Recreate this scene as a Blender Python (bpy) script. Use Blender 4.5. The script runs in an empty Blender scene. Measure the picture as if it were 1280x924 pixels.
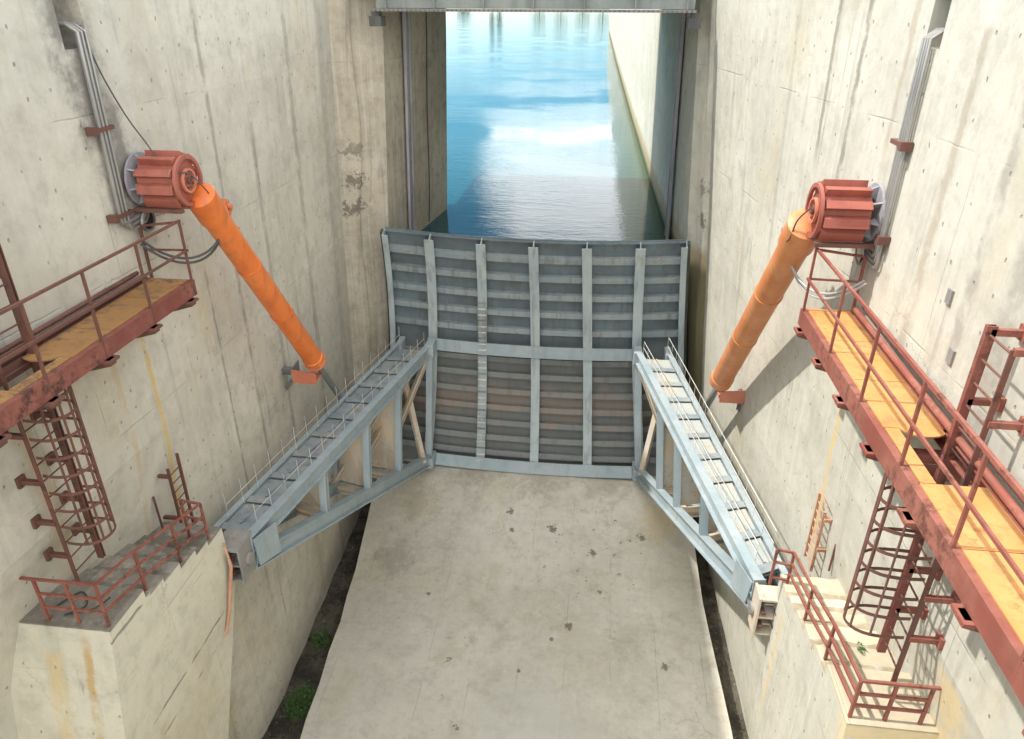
import bpy, math, random
from mathutils import Vector, Matrix
random.seed(7)
C = bpy.context.scene.collection
SC = bpy.context.scene
V = Vector
R = math.radians

# ------------------------------------------------------------------ camera, sky, sun, exposure
CAM = V((1.66, 0.0, 16.5)); FPX = 890.0
def cam_axes(yaw, pitch, roll):
    yaw, pitch, roll = R(yaw), R(pitch), R(roll)
    F = V((math.sin(yaw)*math.cos(pitch), math.cos(yaw)*math.cos(pitch), math.sin(pitch)))
    Rt = V((math.cos(yaw), -math.sin(yaw), 0)); U = Rt.cross(F)
    c, s = math.cos(roll), math.sin(roll)
    return c*Rt + s*U, -s*Rt + c*U, F
RT, UP, FW = cam_axes(-6.7, -27.47, 0.2)
cd = bpy.data.cameras.new('camera'); cam = bpy.data.objects.new('camera', cd); C.objects.link(cam)
cd.sensor_width = 36.0; cd.lens = FPX/1280.0*36.0; cd.clip_start = 0.05; cd.clip_end = 3000
cam.matrix_world = Matrix(((RT.x, UP.x, -FW.x, CAM.x), (RT.y, UP.y, -FW.y, CAM.y), (RT.z, UP.z, -FW.z, CAM.z), (0, 0, 0, 1)))
SC.camera = cam

SUN_TO = V((1.0, 0.0, -1.5)).normalized()          # the way the sunlight travels
elev = math.asin(-SUN_TO.z); az = math.atan2(-SUN_TO.x, -SUN_TO.y)   # compass angle of the sun from +Y
sl = bpy.data.lights.new('sun', 'SUN'); so = bpy.data.objects.new('sun', sl); C.objects.link(so)
sl.energy = 2.0; sl.angle = R(1.0); sl.color = (1.0, 0.955, 0.88)
so.rotation_euler = SUN_TO.to_track_quat('-Z', 'Y').to_euler(); so.location = (-20, 10, 40)

SC.view_settings.view_transform = 'Standard'; SC.view_settings.look = 'None'
SC.view_settings.exposure = 1.48; SC.view_settings.gamma = 1.0
SC.cycles.max_bounces = 8; SC.cycles.diffuse_bounces = 5; SC.cycles.glossy_bounces = 4

class NT:
    """small helper for node trees"""
    def __init__(s, tree): s.t = tree; s.n = tree.nodes; s.l = tree.links
    def node(s, typ, ins=None, **props):
        nd = s.n.new(typ)
        for k, v in props.items(): setattr(nd, k, v)
        if ins:
            for k, v in ins.items(): s.set(nd.inputs[k], v)
        return nd
    def set(s, sock, v):
        if isinstance(v, bpy.types.NodeSocket): s.l.new(v, sock)
        elif isinstance(v, (tuple, list)) and sock.type == 'RGBA' and len(v) == 3: sock.default_value = (*v, 1)
        else: sock.default_value = v
    def m(s, op, a, b=0.0, c=0.0, clamp=False):
        nd = s.n.new('ShaderNodeMath'); nd.operation = op; nd.use_clamp = clamp
        s.set(nd.inputs[0], a); s.set(nd.inputs[1], b); s.set(nd.inputs[2], c)
        return nd.outputs[0]
    def mix(s, f, a, b, mode='MIX'):
        nd = s.n.new('ShaderNodeMix'); nd.data_type = 'RGBA'; nd.blend_type = mode
        s.set(nd.inputs[0], f); s.set(nd.inputs[6], a); s.set(nd.inputs[7], b)
        return nd.outputs[2]
    def ss(s, x, lo, hi):
        nd = s.n.new('ShaderNodeMapRange'); nd.interpolation_type = 'SMOOTHSTEP'; nd.clamp = True
        s.set(nd.inputs[0], x); s.set(nd.inputs[1], lo); s.set(nd.inputs[2], hi)
        return nd.outputs[0]
    def noise(s, vec, scale=1.0, detail=4.0, rough=.55, sc=None, off=None, col=False):
        if sc or off:
            mp = s.n.new('ShaderNodeMapping'); s.l.new(vec, mp.inputs[0])
            if sc: mp.inputs[3].default_value = sc
            if off: mp.inputs[1].default_value = off
            vec = mp.outputs[0]
        nd = s.n.new('ShaderNodeTexNoise'); s.l.new(vec, nd.inputs['Vector'])
        nd.inputs['Scale'].default_value = scale; nd.inputs['Detail'].default_value = detail; nd.inputs['Roughness'].default_value = rough
        return nd.outputs[1 if col else 0]
    def combine(s, x, y, z):
        nd = s.n.new('ShaderNodeCombineXYZ'); s.set(nd.inputs[0], x); s.set(nd.inputs[1], y); s.set(nd.inputs[2], z); return nd.outputs[0]
    def sep(s, v):
        nd = s.n.new('ShaderNodeSeparateXYZ'); s.l.new(v, nd.inputs[0]); return nd.outputs

world = bpy.data.worlds.new('World'); SC.world = world; world.use_nodes = True
w = NT(world.node_tree); w.n.clear()
sky = w.node('ShaderNodeTexSky', sky_type='NISHITA', sun_disc=False, sun_elevation=elev, sun_rotation=az, altitude=200.0, air_density=0.8, dust_density=0.05, ozone_density=4.0)
tc = w.node('ShaderNodeTexCoord')
d = tc.outputs['Generated']
cl = w.noise(d, 2.6, 9.0, .58, sc=(1, 1, 2.3), off=(3.1, 1.7, .4))
dx_, dy_, dz_ = w.sep(d)[:3]
# broken cloud overhead and behind, unseen and thickened for fill light; clearer blue to the north with one large bright cumulus
overhead = w.m('MULTIPLY', w.ss(cl, .44, .58), w.m('MAXIMUM', w.ss(dz_, .30, .60), w.ss(dy_, .30, -.20)))
azm = w.m('ARCTAN2', dx_, dy_)
wrp = w.noise(d, 7.0, 7.0, .6, off=(2, 2, 5), col=True); wx_, wy_, wz_ = w.sep(wrp)[:3]
u_ = w.m('DIVIDE', w.m('ADD', w.m('ADD', azm, R(2.0)), w.m('MULTIPLY', w.m('SUBTRACT', wx_, .5), .30)), R(7.5))
v_c = w.m('DIVIDE', w.m('ADD', w.m('SUBTRACT', dz_, .245), w.m('MULTIPLY', w.m('SUBTRACT', wy_, .5), .24)), .115)
u_ = w.m('ADD', u_, w.m('MULTIPLY', v_c, -.25))
blob = w.ss(w.m('ADD', w.m('MULTIPLY', u_, u_), w.m('MULTIPLY', v_c, v_c)), 1.15, .55)
thin = w.m('MULTIPLY', w.ss(w.noise(d, 5, 8, .65, sc=(1, 1, 4), off=(6, 1, 2)), .50, .72), .35)
clouds = w.m('MAXIMUM', w.m('MAXIMUM', overhead, blob), thin)
hs = w.node('ShaderNodeHueSaturation', {'Hue': .478, 'Saturation': 1.12, 'Value': .48, 'Color': sky.outputs[0]})
skyc = w.mix(w.m('MULTIPLY', w.m('MAXIMUM', overhead, w.m('MULTIPLY', w.m('MAXIMUM', blob, w.m('MULTIPLY', thin, .6)), .47)), .95), hs.outputs[0], (14.0, 13.5, 12.6))
bg = w.node('ShaderNodeBackground', {'Color': skyc, 'Strength': 0.15})
wo = w.node('ShaderNodeOutputWorld'); w.l.new(bg.outputs[0], wo.inputs[0])

# ------------------------------------------------------------------ materials
MATS = {}
def new_mat(name):
    m = bpy.data.materials.new(name); m.use_nodes = True
    t = NT(m.node_tree); t.n.clear()
    out = t.node('ShaderNodeOutputMaterial'); b = t.node('ShaderNodeBsdfPrincipled')
    t.l.new(b.outputs[0], out.inputs[0]); MATS[name] = m
    return m, t, b
def bump(t, b, h, strength=.3, dist=.02):
    bn = t.node('ShaderNodeBump', {'Height': h, 'Strength': strength, 'Distance': dist}); t.l.new(bn.outputs[0], b.inputs['Normal'])

def concrete(name, light=(.50, .475, .41), mid=(.42, .395, .335), dark=(.25, .235, .20), stains=(), warm=.3, ax=1, blobs=(), grime=1.0, holes=True, tide=False, tread=False, spots=False):
    m, t, b = new_mat(name)
    pos = t.node('ShaderNodeNewGeometry').outputs['Position']
    px, py, pz = t.sep(pos)[:3]
    h = py if ax == 1 else px
    big = t.noise(pos, .28, 3, .6)
    med = t.noise(pos, 1.4, 5, .65)
    fine = t.noise(pos, 9, 4, .7)
    col = t.mix(t.ss(big, .38, .62), mid, light)
    col = t.mix(t.m('MULTIPLY', t.ss(med, .48, .72), .45*grime), col, dark)
    # rain streaks down the face
    st1 = t.noise(pos, 1.0, 5, .6, sc=(2.2, 2.2, .07)); st2 = t.noise(pos, 1.0, 4, .6, sc=(7.5, 7.5, .16), off=(3, 5, 1)); st3 = t.noise(pos, 1.0, 3, .5, sc=(.9, .9, .22), off=(9, 2, 4))
    s = t.m('MULTIPLY', t.ss(st1, .53, .72), t.ss(st3, .40, .62))
    col = t.mix(t.m('MULTIPLY', s, .46*grime), col, (dark[0]*.82, dark[1]*.82, dark[2]*.82))
    s = t.m('MULTIPLY', t.ss(st2, .60, .74), t.ss(st3, .45, .6))
    col = t.mix(t.m('MULTIPLY', s, .6*grime), col, (.17, .155, .13))
    col = t.mix(t.m('MULTIPLY', t.ss(st2, .52, .30), .35), col, (.60, .585, .53))
    # warm limonite tinge
    wm = t.noise(pos, .55, 5, .6, sc=(1, 1, .5), off=(7, 7, 2))
    col = t.mix(t.m('MULTIPLY', t.ss(wm, .52, .72), warm), col, (.50, .40, .235))
    # formwork joints
    wob = t.m('MULTIPLY', t.m('SUBTRACT', t.noise(pos, 2.0, 3, .5), .5), .05)
    def line(coord, period, width, off):
        f = t.m('FRACT', t.m('DIVIDE', t.m('ADD', t.m('ADD', coord, wob), off), period))
        dd = t.m('MULTIPLY', t.m('ABSOLUTE', t.m('SUBTRACT', f, .5)), period)
        return t.ss(dd, width, 0.0)
    jl = t.m('MAXIMUM', line(h, 1.22, .014, .3), line(pz, 2.44, .02, .9))
    jb = t.m('MULTIPLY', jl, t.ss(t.noise(pos, .8, 3, .5, off=(1, 4, 4)), .44, .60))
    col = t.mix(t.m('MULTIPLY', jb, .42), col, (.20, .185, .16))
    hgt = t.m('ADD', t.m('MULTIPLY', fine, .35), t.m('MULTIPLY', med, .8))
    hgt = t.m('SUBTRACT', hgt, t.m('MULTIPLY', jb, .35))
    wv = t.node('ShaderNodeVectorMath', {0: pos, 1: t.node('ShaderNodeVectorMath', {0: t.noise(pos, 1.1, 5, .65, col=True), 3: 1.3}, operation='SCALE').outputs[0]}, operation='ADD').outputs[0]
    vo = t.node('ShaderNodeTexVoronoi', {'Vector': wv, 'Scale': .33}, feature='DISTANCE_TO_EDGE').outputs[0]
    ck = t.m('MULTIPLY', t.ss(vo, .006, .001), t.ss(big, .54, .66))
    col = t.mix(t.m('MULTIPLY', ck, .4), col, (.16, .145, .12))
    pits = t.ss(t.noise(pos, 15, 3, .8, off=(5, 5, 5)), .66, .76)
    col = t.mix(t.m('MULTIPLY', pits, .35*grime), col, dark)
    mot = t.noise(pos, 3.2, 4, .74, off=(8, 1, 6)); col = t.mix(t.m('MULTIPLY', t.ss(mot, .48, .68), .42*grime), col, (dark[0]*1.25, dark[1]*1.25, dark[2]*1.25))
    col = t.mix(t.m('MULTIPLY', t.ss(mot, .46, .30), .30), col, (min(.75, light[0]*1.18), min(.73, light[1]*1.18), min(.7, light[2]*1.22)))
    # pour-to-pour tone
    if holes:
        sy = t.m('DIVIDE', t.m('ADD', h, t.m('MULTIPLY', wob, 3)), .47); sz = t.m('DIVIDE', t.m('ADD', pz, t.m('MULTIPLY', wob, 3)), .42)
        cell = t.combine(t.m('FLOOR', sy), t.m('FLOOR', sz), 0)
        wn = t.node('ShaderNodeTexWhiteNoise', {'Vector': cell}, noise_dimensions='3D')
        r1 = t.sep(wn.outputs['Color'])
        fx = t.m('SUBTRACT', t.m('FRACT', sy), t.m('ADD', .35, t.m('MULTIPLY', r1[0], .3))); fz = t.m('SUBTRACT', t.m('FRACT', sz), t.m('ADD', .35, t.m('MULTIPLY', r1[1], .3)))
        dist = t.m('SQRT', t.m('ADD', t.m('POWER', t.m('MULTIPLY', t.m('ABSOLUTE', fx), .62), 2), t.m('POWER', t.m('MULTIPLY', t.m('ABSOLUTE', fz), .40), 2)))
        hole = t.m('MULTIPLY', t.ss(dist, .034, .016), t.m('MULTIPLY', t.m('GREATER_THAN', r1[2], .38), r1[2]))
        col = t.mix(t.m('MULTIPLY', hole, .75), col, (.13, .12, .105))
        hgt = t.m('SUBTRACT', hgt, t.m('MULTIPLY', hole, .8))
        blocks = t.combine(t.m('FLOOR', t.m('DIVIDE', h, 2.44)), t.m('FLOOR', t.m('DIVIDE', t.m('ADD', pz, .9+1.22), 2.44)), 0)
        wb = t.node('ShaderNodeTexWhiteNoise', {'Vector': blocks}, noise_dimensions='3D').outputs['Value']
        col = t.mix(t.m('MULTIPLY', wb, .22), col, (.36, .35, .32))
    if tide:
        tz = t.m('ADD', pz, t.m('MULTIPLY', t.m('SUBTRACT', t.noise(pos, .9, 6, .7), .5), .5))
        col = t.mix(t.m('MULTIPLY', t.ss(tz, 10.15, 9.75), .75), col, (.36, .27, .14))
        col = t.mix(t.m('MULTIPLY', t.ss(tz, 9.6, 9.25), .8), col, (.10, .10, .05))
    if spots:
        reg = t.m('MULTIPLY', t.m('MULTIPLY', t.ss(px, -.8, .9), t.ss(px, 4.6, 3.2)), t.m('MULTIPLY', t.ss(py, 14.0, 16.5), t.ss(py, 19.2, 18.2)))
        reg = t.m('ADD', t.m('MULTIPLY', reg, .085), t.m('MULTIPLY', t.ss(t.noise(pos, .5, 2, .5, off=(4, 4, 0)), .45, .65), .035))
        spn = t.m('ADD', t.noise(pos, 4.5, 5, .72, off=(1, 6, 0)), reg)
        col = t.mix(t.m('MULTIPLY', t.ss(spn, .715, .74), .8), col, (.15, .13, .10))
    ragn = t.noise(pos, 3.5, 4, .7); rag2 = t.noise(pos, 2.0, 4, .65)
    # individual stains: (h0,z0, h1,z1, width, strength, colour)
    for i, (h0, z0, h1, z1, wd, sg, cc) in enumerate(stains):
        f = t.m('DIVIDE', t.m('SUBTRACT', pz, z0), z1 - z0)
        cx = t.m('ADD', h0, t.m('MULTIPLY', f, h1 - h0))
        rag = t.m('MULTIPLY', t.m('SUBTRACT', ragn, .5), wd*1.6)
        dx = t.m('ABSOLUTE', t.m('ADD', t.m('SUBTRACT', h, cx), rag))
        msk = t.m('MULTIPLY', t.ss(dx, wd, wd*.25), t.m('MULTIPLY', t.ss(f, -.01, .03), t.ss(f, 1.05, .75)))
        msk = t.m('MULTIPLY', msk, t.ss(rag2, .28, .55))
        col = t.mix(t.m('MULTIPLY', msk, sg), col, cc)
    bn1 = t.noise(pos, 6.5, 5, .75) if blobs else None; bn2 = t.noise(pos, 2.2, 5, .75) if blobs else None
    for i, (bx, by, br, cc, sg) in enumerate(blobs):
        dx = t.m('SUBTRACT', px if ax == 0 else py, bx); dy = t.m('SUBTRACT', py if ax == 0 else pz, by)
        dd = t.m('SQRT', t.m('ADD', t.m('MULTIPLY', dx, dx), t.m('MULTIPLY', dy, dy)))
        dd = t.m('ADD', dd, t.m('MULTIPLY', t.m('SUBTRACT', (bn1 if br < .5 else bn2), .5), (br*3.6 if sg > 0 else br*2.6)))
        msk = t.ss(dd, br*.62, br*.46) if sg > 0 else t.ss(dd, br, br*.2)
        col = t.mix(t.m('MULTIPLY', msk, abs(sg)), col, cc)
    t.set(b.inputs['Base Color'], col); b.inputs['Roughness'].default_value = .93; b.inputs['Specular IOR Level'].default_value = .25
    if tread:
        oi = t.node('ShaderNodeObjectInfo').outputs['Random']; col = t.mix(t.m('MULTIPLY', oi, .75), col, (dark[0]*1.0, dark[1]*1.0, dark[2]*1.0)); t.set(b.inputs['Base Color'], col)
    bump(t, b, hgt, .55, .03)
    return m

def steel(name, base, base2, rust=(.22, .10, .045), amount=.5, rough=.5, metallic=0.0, scale=1.0, dirt=(.12, .12, .115), dirt_amt=.4, spec=.4, silt=None):
    m, t, b = new_mat(name)
    pos = t.node('ShaderNodeNewGeometry').outputs['Position']
    oi = t.node('ShaderNodeObjectInfo').outputs['Random']
    n1 = t.noise(pos, 1.1*scale, 6, .65); n2 = t.noise(pos, 6*scale, 7, .72, off=(4, 2, 7)); n3 = t.noise(pos, 28*scale, 4, .7)
    ns = t.noise(pos, 1.0, 5, .6, sc=(5, 5, .6), off=(2, 8, 3))
    col = t.mix(t.ss(n1, .35, .65), base, base2)
    col = t.mix(t.m('MULTIPLY', t.m('SUBTRACT', oi, .5), .18), col, (base[0]*1.6, base[1]*1.6, base[2]*1.6))
    col = t.mix(t.m('MULTIPLY', t.ss(ns, .48, .70), dirt_amt), col, dirt)
    if silt:
        zz_ = t.sep(pos)[2]; zz_ = t.m('ADD', zz_, t.m('MULTIPLY', t.m('SUBTRACT', n1, .5), 2.5))
        col = t.mix(t.m('MULTIPLY', t.ss(zz_, silt[0], silt[0]-1.2), .6), col, (.115, .105, .088))
        rb_ = t.m('MULTIPLY', t.ss(zz_, 5.0, 4.5), t.ss(zz_, 3.5, 4.1)); col = t.mix(t.m('MULTIPLY', rb_, .32), col, (.30, .20, .13))
    rm = t.m('ADD', t.m('MULTIPLY', n1, .5), t.m('MULTIPLY', n2, .5))
    rm = t.ss(rm, .66 - .22*amount, .74 - .18*amount)
    rc = t.mix(t.ss(n3, .4, .6), rust, (rust[0]*.55, rust[1]*.5, rust[2]*.55))
    col = t.mix(t.m('MULTIPLY', rm, min(1.0, amount*1.3)), col, rc)
    t.set(b.inputs['Base Color'], col)
    t.set(b.inputs['Roughness'], t.m('ADD', rough, t.m('MULTIPLY', rm, .3)))
    b.inputs['Metallic'].default_value = metallic; b.inputs['Specular IOR Level'].default_value = spec
    bump(t, b, t.m('ADD', t.m('MULTIPLY', n2, .6), t.m('MULTIPLY', n3, .3)), .25, .008)
    return m

YEL = (.60, .43, .16); RUS = (.42, .24, .10); DRK = (.13, .12, .10)
concrete('concrete_left', light=(.61, .575, .49), mid=(.52, .488, .41), dark=(.30, .28, .235), warm=.36, grime=1.0, stains=[  # same concrete as the right wall, lightened to stand in for fill light
    (10.15, 12.2, 10.15, 5.0, .085, .8, (.56, .40, .15)), (9.35, 12.2, 9.35, 6.5, .09, .5, (.47, .32, .17)),
    (10.15, 17.0, 10.85, 12.6, .62, .9, (.20, .185, .165)), (9.75, 7.0, 9.75, .6, .10, .6, (.54, .38, .2)),
    (13.6, 16.6, 13.6, 4, .10, .45, DRK), (15.2, 14.5, 15.2, 2, .13, .35, DRK), (12.4, 12, 12.4, 3, .06, .5, DRK), (17.5, 16.6, 17.5, 1, .16, .35, DRK),
    (8.0, 16.6, 8.0, 12, .3, .4, (.56, .52, .43)), (19.6, 16.6, 19.6, 1, .3, .5, (.33, .30, .25)), (7.4, 11.5, 7.6, 8, .25, .4, (.52, .38, .18))])
concrete('concrete_right', light=(.53, .512, .435), mid=(.465, .447, .375), dark=(.29, .27, .22), warm=.32, grime=1.0, stains=[
    (10.75, 12.0, 10.75, 7.0, .085, .8, YEL), (9.1, 7.5, 9.0, .5, .09, .5, YEL), (12.6, 16.6, 12.6, 12.5, .10, .65, DRK), (13.6, 16.6, 13.6, 13.8, .10, .6, DRK),
    (9.4, 16.3, 9.4, 11.6, .14, .6, (.30, .25, .18)), (8.2, 16.2, 8.2, 12, .16, .6, (.25, .23, .2)), (15.2, 16.6, 15.2, 11, .12, .45, (.3, .28, .23)),
    (6.2, 9.5, 6.2, 7.5, .5, .7, (.62, .48, .25)), (7.4, 15.0, 7.4, 10.5, .25, .5, (.22, .2, .17)), (11.3, 16.6, 11.3, 14.2, .12, .5, (.33, .26, .18))])
SP = (.13, .115, .09)
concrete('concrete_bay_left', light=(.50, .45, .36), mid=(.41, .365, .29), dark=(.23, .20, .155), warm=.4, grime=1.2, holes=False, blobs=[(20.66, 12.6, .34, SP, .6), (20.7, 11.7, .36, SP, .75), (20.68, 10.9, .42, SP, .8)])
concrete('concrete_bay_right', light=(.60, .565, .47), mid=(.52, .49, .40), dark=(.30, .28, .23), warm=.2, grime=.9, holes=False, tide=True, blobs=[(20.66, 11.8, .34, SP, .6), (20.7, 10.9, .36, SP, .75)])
FB = (.155, .135, .105)
def fb(x, y, r, s=.85): return (x, y, r*.62, FB, s)
FLOOR_BLOBS = [fb(-.55, 18.5, .30), fb(-.45, 17.9, .2), fb(.85, 18.05, .36), fb(2.2, 17.3, .26),
    fb(3.7, 18.0, .26), fb(1.55, 14.6, .32), fb(1.15, 14.1, .2), fb(-1.6, 13.1, .26), fb(.35, 13.0, .14), fb(4.2, 13.6, .26), fb(-1.0, 11.2, .2), fb(-2.6, 15.3, .15),
    (4.3, 18.6, 1.1, (.52, .40, .22), -.55), (-3.6, 18.5, .9, (.33, .26, .18), -.5), (-2, 19.9, 1.2, (.25, .21, .165), -.45), (0.2, 20.0, 1.2, (.25, .21, .165), -.45), (2.4, 19.9, 1.2, (.25, .21, .165), -.45), (-4.0, 16.5, 1.0, (.26, .22, .17), -.5), (1.0, 11.0, 2.6, (.52, .52, .48), -.5)]
concrete('concrete_chute', light=(.58, .55, .475), mid=(.50, .47, .395), dark=(.28, .25, .20), warm=.28, ax=0, blobs=FLOOR_BLOBS, holes=False, spots=True, grime=.75)
concrete('concrete_block', light=(.64, .60, .48), mid=(.54, .50, .39), warm=.5, ax=0, holes=True, grime=.7, stains=[(-5.35, 8.3, -5.35, 3, .10, .8, (.47, .31, .12)), (-5.9, 8.0, -5.9, 3, .22, .5, YEL)])
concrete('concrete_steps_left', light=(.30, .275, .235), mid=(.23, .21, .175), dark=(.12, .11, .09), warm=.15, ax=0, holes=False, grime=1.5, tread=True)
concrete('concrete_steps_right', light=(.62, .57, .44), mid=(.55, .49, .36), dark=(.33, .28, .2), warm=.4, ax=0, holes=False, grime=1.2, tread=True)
concrete('concrete_top', light=(.46, .45, .41), mid=(.38, .37, .33), warm=.1, ax=0, holes=False)
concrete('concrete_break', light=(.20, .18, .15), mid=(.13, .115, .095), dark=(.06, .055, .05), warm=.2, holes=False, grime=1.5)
concrete('riser_shade_pale', light=(.36, .31, .22), mid=(.30, .25, .17), dark=(.18, .15, .1), ax=0, holes=False)  # colour of the strips that stand in for shadow on the right steps
steel('gate_paint', (.33, .39, .41), (.40, .445, .45), amount=.28, dirt=(.15, .155, .155), dirt_amt=.5)
steel('gate_skin', (.16, .205, .225), (.11, .135, .148), rust=(.24, .18, .13), amount=.2, dirt=(.10, .10, .095), dirt_amt=.5, scale=.45, silt=(6.9, 3.0))  # darkened against the rib paint to stand in for shade between the bars
steel('gate_bar', (.23, .28, .295), (.28, .315, .32), rust=(.34, .23, .16), amount=.5, dirt=(.10, .10, .095), dirt_amt=.5, silt=(6.9, 3.0))
steel('arm_paint', (.27, .335, .365), (.34, .39, .41), amount=.22, dirt=(.22, .23, .22), dirt_amt=.35)
steel('arm_web', (.56, .45, .33), (.46, .46, .42), rust=(.62, .43, .27), amount=.7, dirt=(.36, .27, .18), dirt_amt=.5, scale=.8)
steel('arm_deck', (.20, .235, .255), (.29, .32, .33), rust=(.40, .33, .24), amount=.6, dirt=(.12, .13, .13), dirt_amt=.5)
steel('arm_deck_sun', (.32, .355, .36), (.39, .41, .38), rust=(.55, .46, .33), amount=.7, dirt=(.3, .3, .28), dirt_amt=.3)  # paler copy of the deck paint with the sunlight put into its colour
steel('anchor_steel', (.20, .195, .19), (.30, .285, .265), rust=(.26, .2, .15), amount=.6, dirt=(.1, .1, .1))
steel('red_oxide', (.18, .052, .042), (.27, .10, .075), rust=(.10, .045, .032), amount=.75, dirt=(.17, .07, .05), rough=.55)
steel('red_drum', (.29, .08, .058), (.36, .12, .085), rust=(.45, .22, .15), amount=.3, dirt=(.16, .055, .04), rough=.5)
steel('rust_dark', (.115, .055, .042), (.17, .07, .052), rust=(.085, .045, .035), amount=.6, dirt=(.09, .05, .04), rough=.7)
steel('rail_red', (.21, .062, .045), (.29, .115, .085), rust=(.15, .055, .035), amount=.7, dirt=(.14, .06, .04), rough=.6)
steel('orange_paint', (.62, .14, .025), (.68, .20, .05), rust=(.40, .15, .06), amount=.12, dirt=(.36, .12, .05), dirt_amt=.55, rough=.38)
steel('orange_paint_dull', (.52, .18, .06), (.60, .26, .11), rust=(.33, .14, .07), amount=.25, dirt=(.36, .16, .07), dirt_amt=.5, rough=.45)
steel('salmon_paint', (.50, .155, .09), (.58, .22, .14), rust=(.35, .14, .08), amount=.2, dirt=(.45, .2, .12))
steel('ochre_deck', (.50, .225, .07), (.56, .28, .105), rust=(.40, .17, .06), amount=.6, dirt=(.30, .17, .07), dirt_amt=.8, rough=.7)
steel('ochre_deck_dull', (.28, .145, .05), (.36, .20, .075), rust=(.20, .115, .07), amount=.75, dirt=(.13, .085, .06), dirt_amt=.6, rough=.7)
steel('pipe_grey', (.27, .265, .25), (.34, .33, .31), rust=(.3, .24, .18), amount=.2, rough=.4, metallic=.3)
steel('rod_steel', (.23, .235, .22), (.30, .30, .28), amount=.15, rough=.3, metallic=.5)
steel('rubber', (.05, .05, .05), (.08, .08, .078), amount=.0, rough=.6)
steel('hose_grey', (.33, .33, .31), (.42, .42, .39), amount=.1, rough=.5)
steel('wire_pale', (.55, .55, .52), (.62, .62, .58), rust=(.4, .28, .18), amount=.3, rough=.4)
steel('guide_steel', (.26, .25, .27), (.33, .32, .34), rust=(.26, .19, .13), amount=.4, dirt=(.15, .14, .14))
steel('bridge_steel', (.15, .165, .155), (.21, .22, .205), rust=(.17, .12, .08), amount=.35, dirt=(.1, .1, .095))
steel('rust_pipe', (.42, .20, .12), (.55, .33, .22), rust=(.3, .12, .06), amount=.6)

def mk_gutter():
    m, t, b = new_mat('gutter_muck')
    pos = t.node('ShaderNodeNewGeometry').outputs['Position']
    n = t.noise(pos, 1.2, 7, .7); n2 = t.noise(pos, 5, 6, .7, off=(3, 3, 3))
    col = t.mix(t.ss(n, .4, .6), (.035, .03, .022), (.12, .105, .08))
    col = t.mix(t.m('MULTIPLY', t.ss(n2, .52, .66), .6), col, (.035, .05, .02))
    t.set(b.inputs['Base Color'], col); t.set(b.inputs['Roughness'], t.ss(n2, .2, .8)); bump(t, b, t.m('ADD', n, n2), .8, .05)
mk_gutter()
def mk_leaf(name, a, bcol):
    m, t, b = new_mat(name)
    oi = t.node('ShaderNodeNewGeometry').outputs['Random Per Island']
    t.set(b.inputs['Base Color'], t.mix(oi, a, bcol)); b.inputs['Roughness'].default_value = .6
    return m
mk_leaf('leaf', (.035, .09, .02), (.08, .15, .035)); mk_leaf('tree_leaf', (.03, .06, .02), (.075, .11, .03))
m_, t_, b_ = new_mat('bark'); b_.inputs['Base Color'].default_value = (.12, .095, .07, 1); b_.inputs['Roughness'].default_value = .9
m_, t_, b_ = new_mat('grass_ground'); 
t_.set(b_.inputs['Base Color'], t_.mix(t_.noise(t_.node('ShaderNodeNewGeometry').outputs['Position'], .3, 6, .6), (.07, .10, .03), (.20, .17, .09)))
m_, t_, b_ = new_mat('dark_void'); b_.inputs['Base Color'].default_value = (.012, .012, .014, 1); b_.inputs['Roughness'].default_value = .9
def mk_water():
    m, t, b = new_mat('water')
    pos = t.node('ShaderNodeNewGeometry').outputs['Position']
    x, y, z = t.sep(pos)[:3]
    n = t.noise(pos, .35, 3, .5)
    green = t.ss(t.m('ADD', x, t.m('MULTIPLY', n, 1.2)), 3.0, 4.4)
    col = t.mix(green, (.010, .075, .092), (.02, .065, .04))
    t.set(b.inputs['Base Color'], col); b.inputs['Roughness'].default_value = .04; b.inputs['IOR'].default_value = 1.33
    w1 = t.noise(pos, 1.0, 3, .5, sc=(.55, 1.5, 1)); w2 = t.noise(pos, 1.0, 4, .6, sc=(2.0, 4.6, 1), off=(3, 1, 0)); w3 = t.noise(pos, .12, 2, .5)
    h = t.m('ADD', t.m('MULTIPLY', w1, .8), t.m('MULTIPLY', w2, .8)); h = t.m('MULTIPLY', h, t.ss(w3, .3, .6))
    bump(t, b, h, .40, .035)
mk_water()

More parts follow.
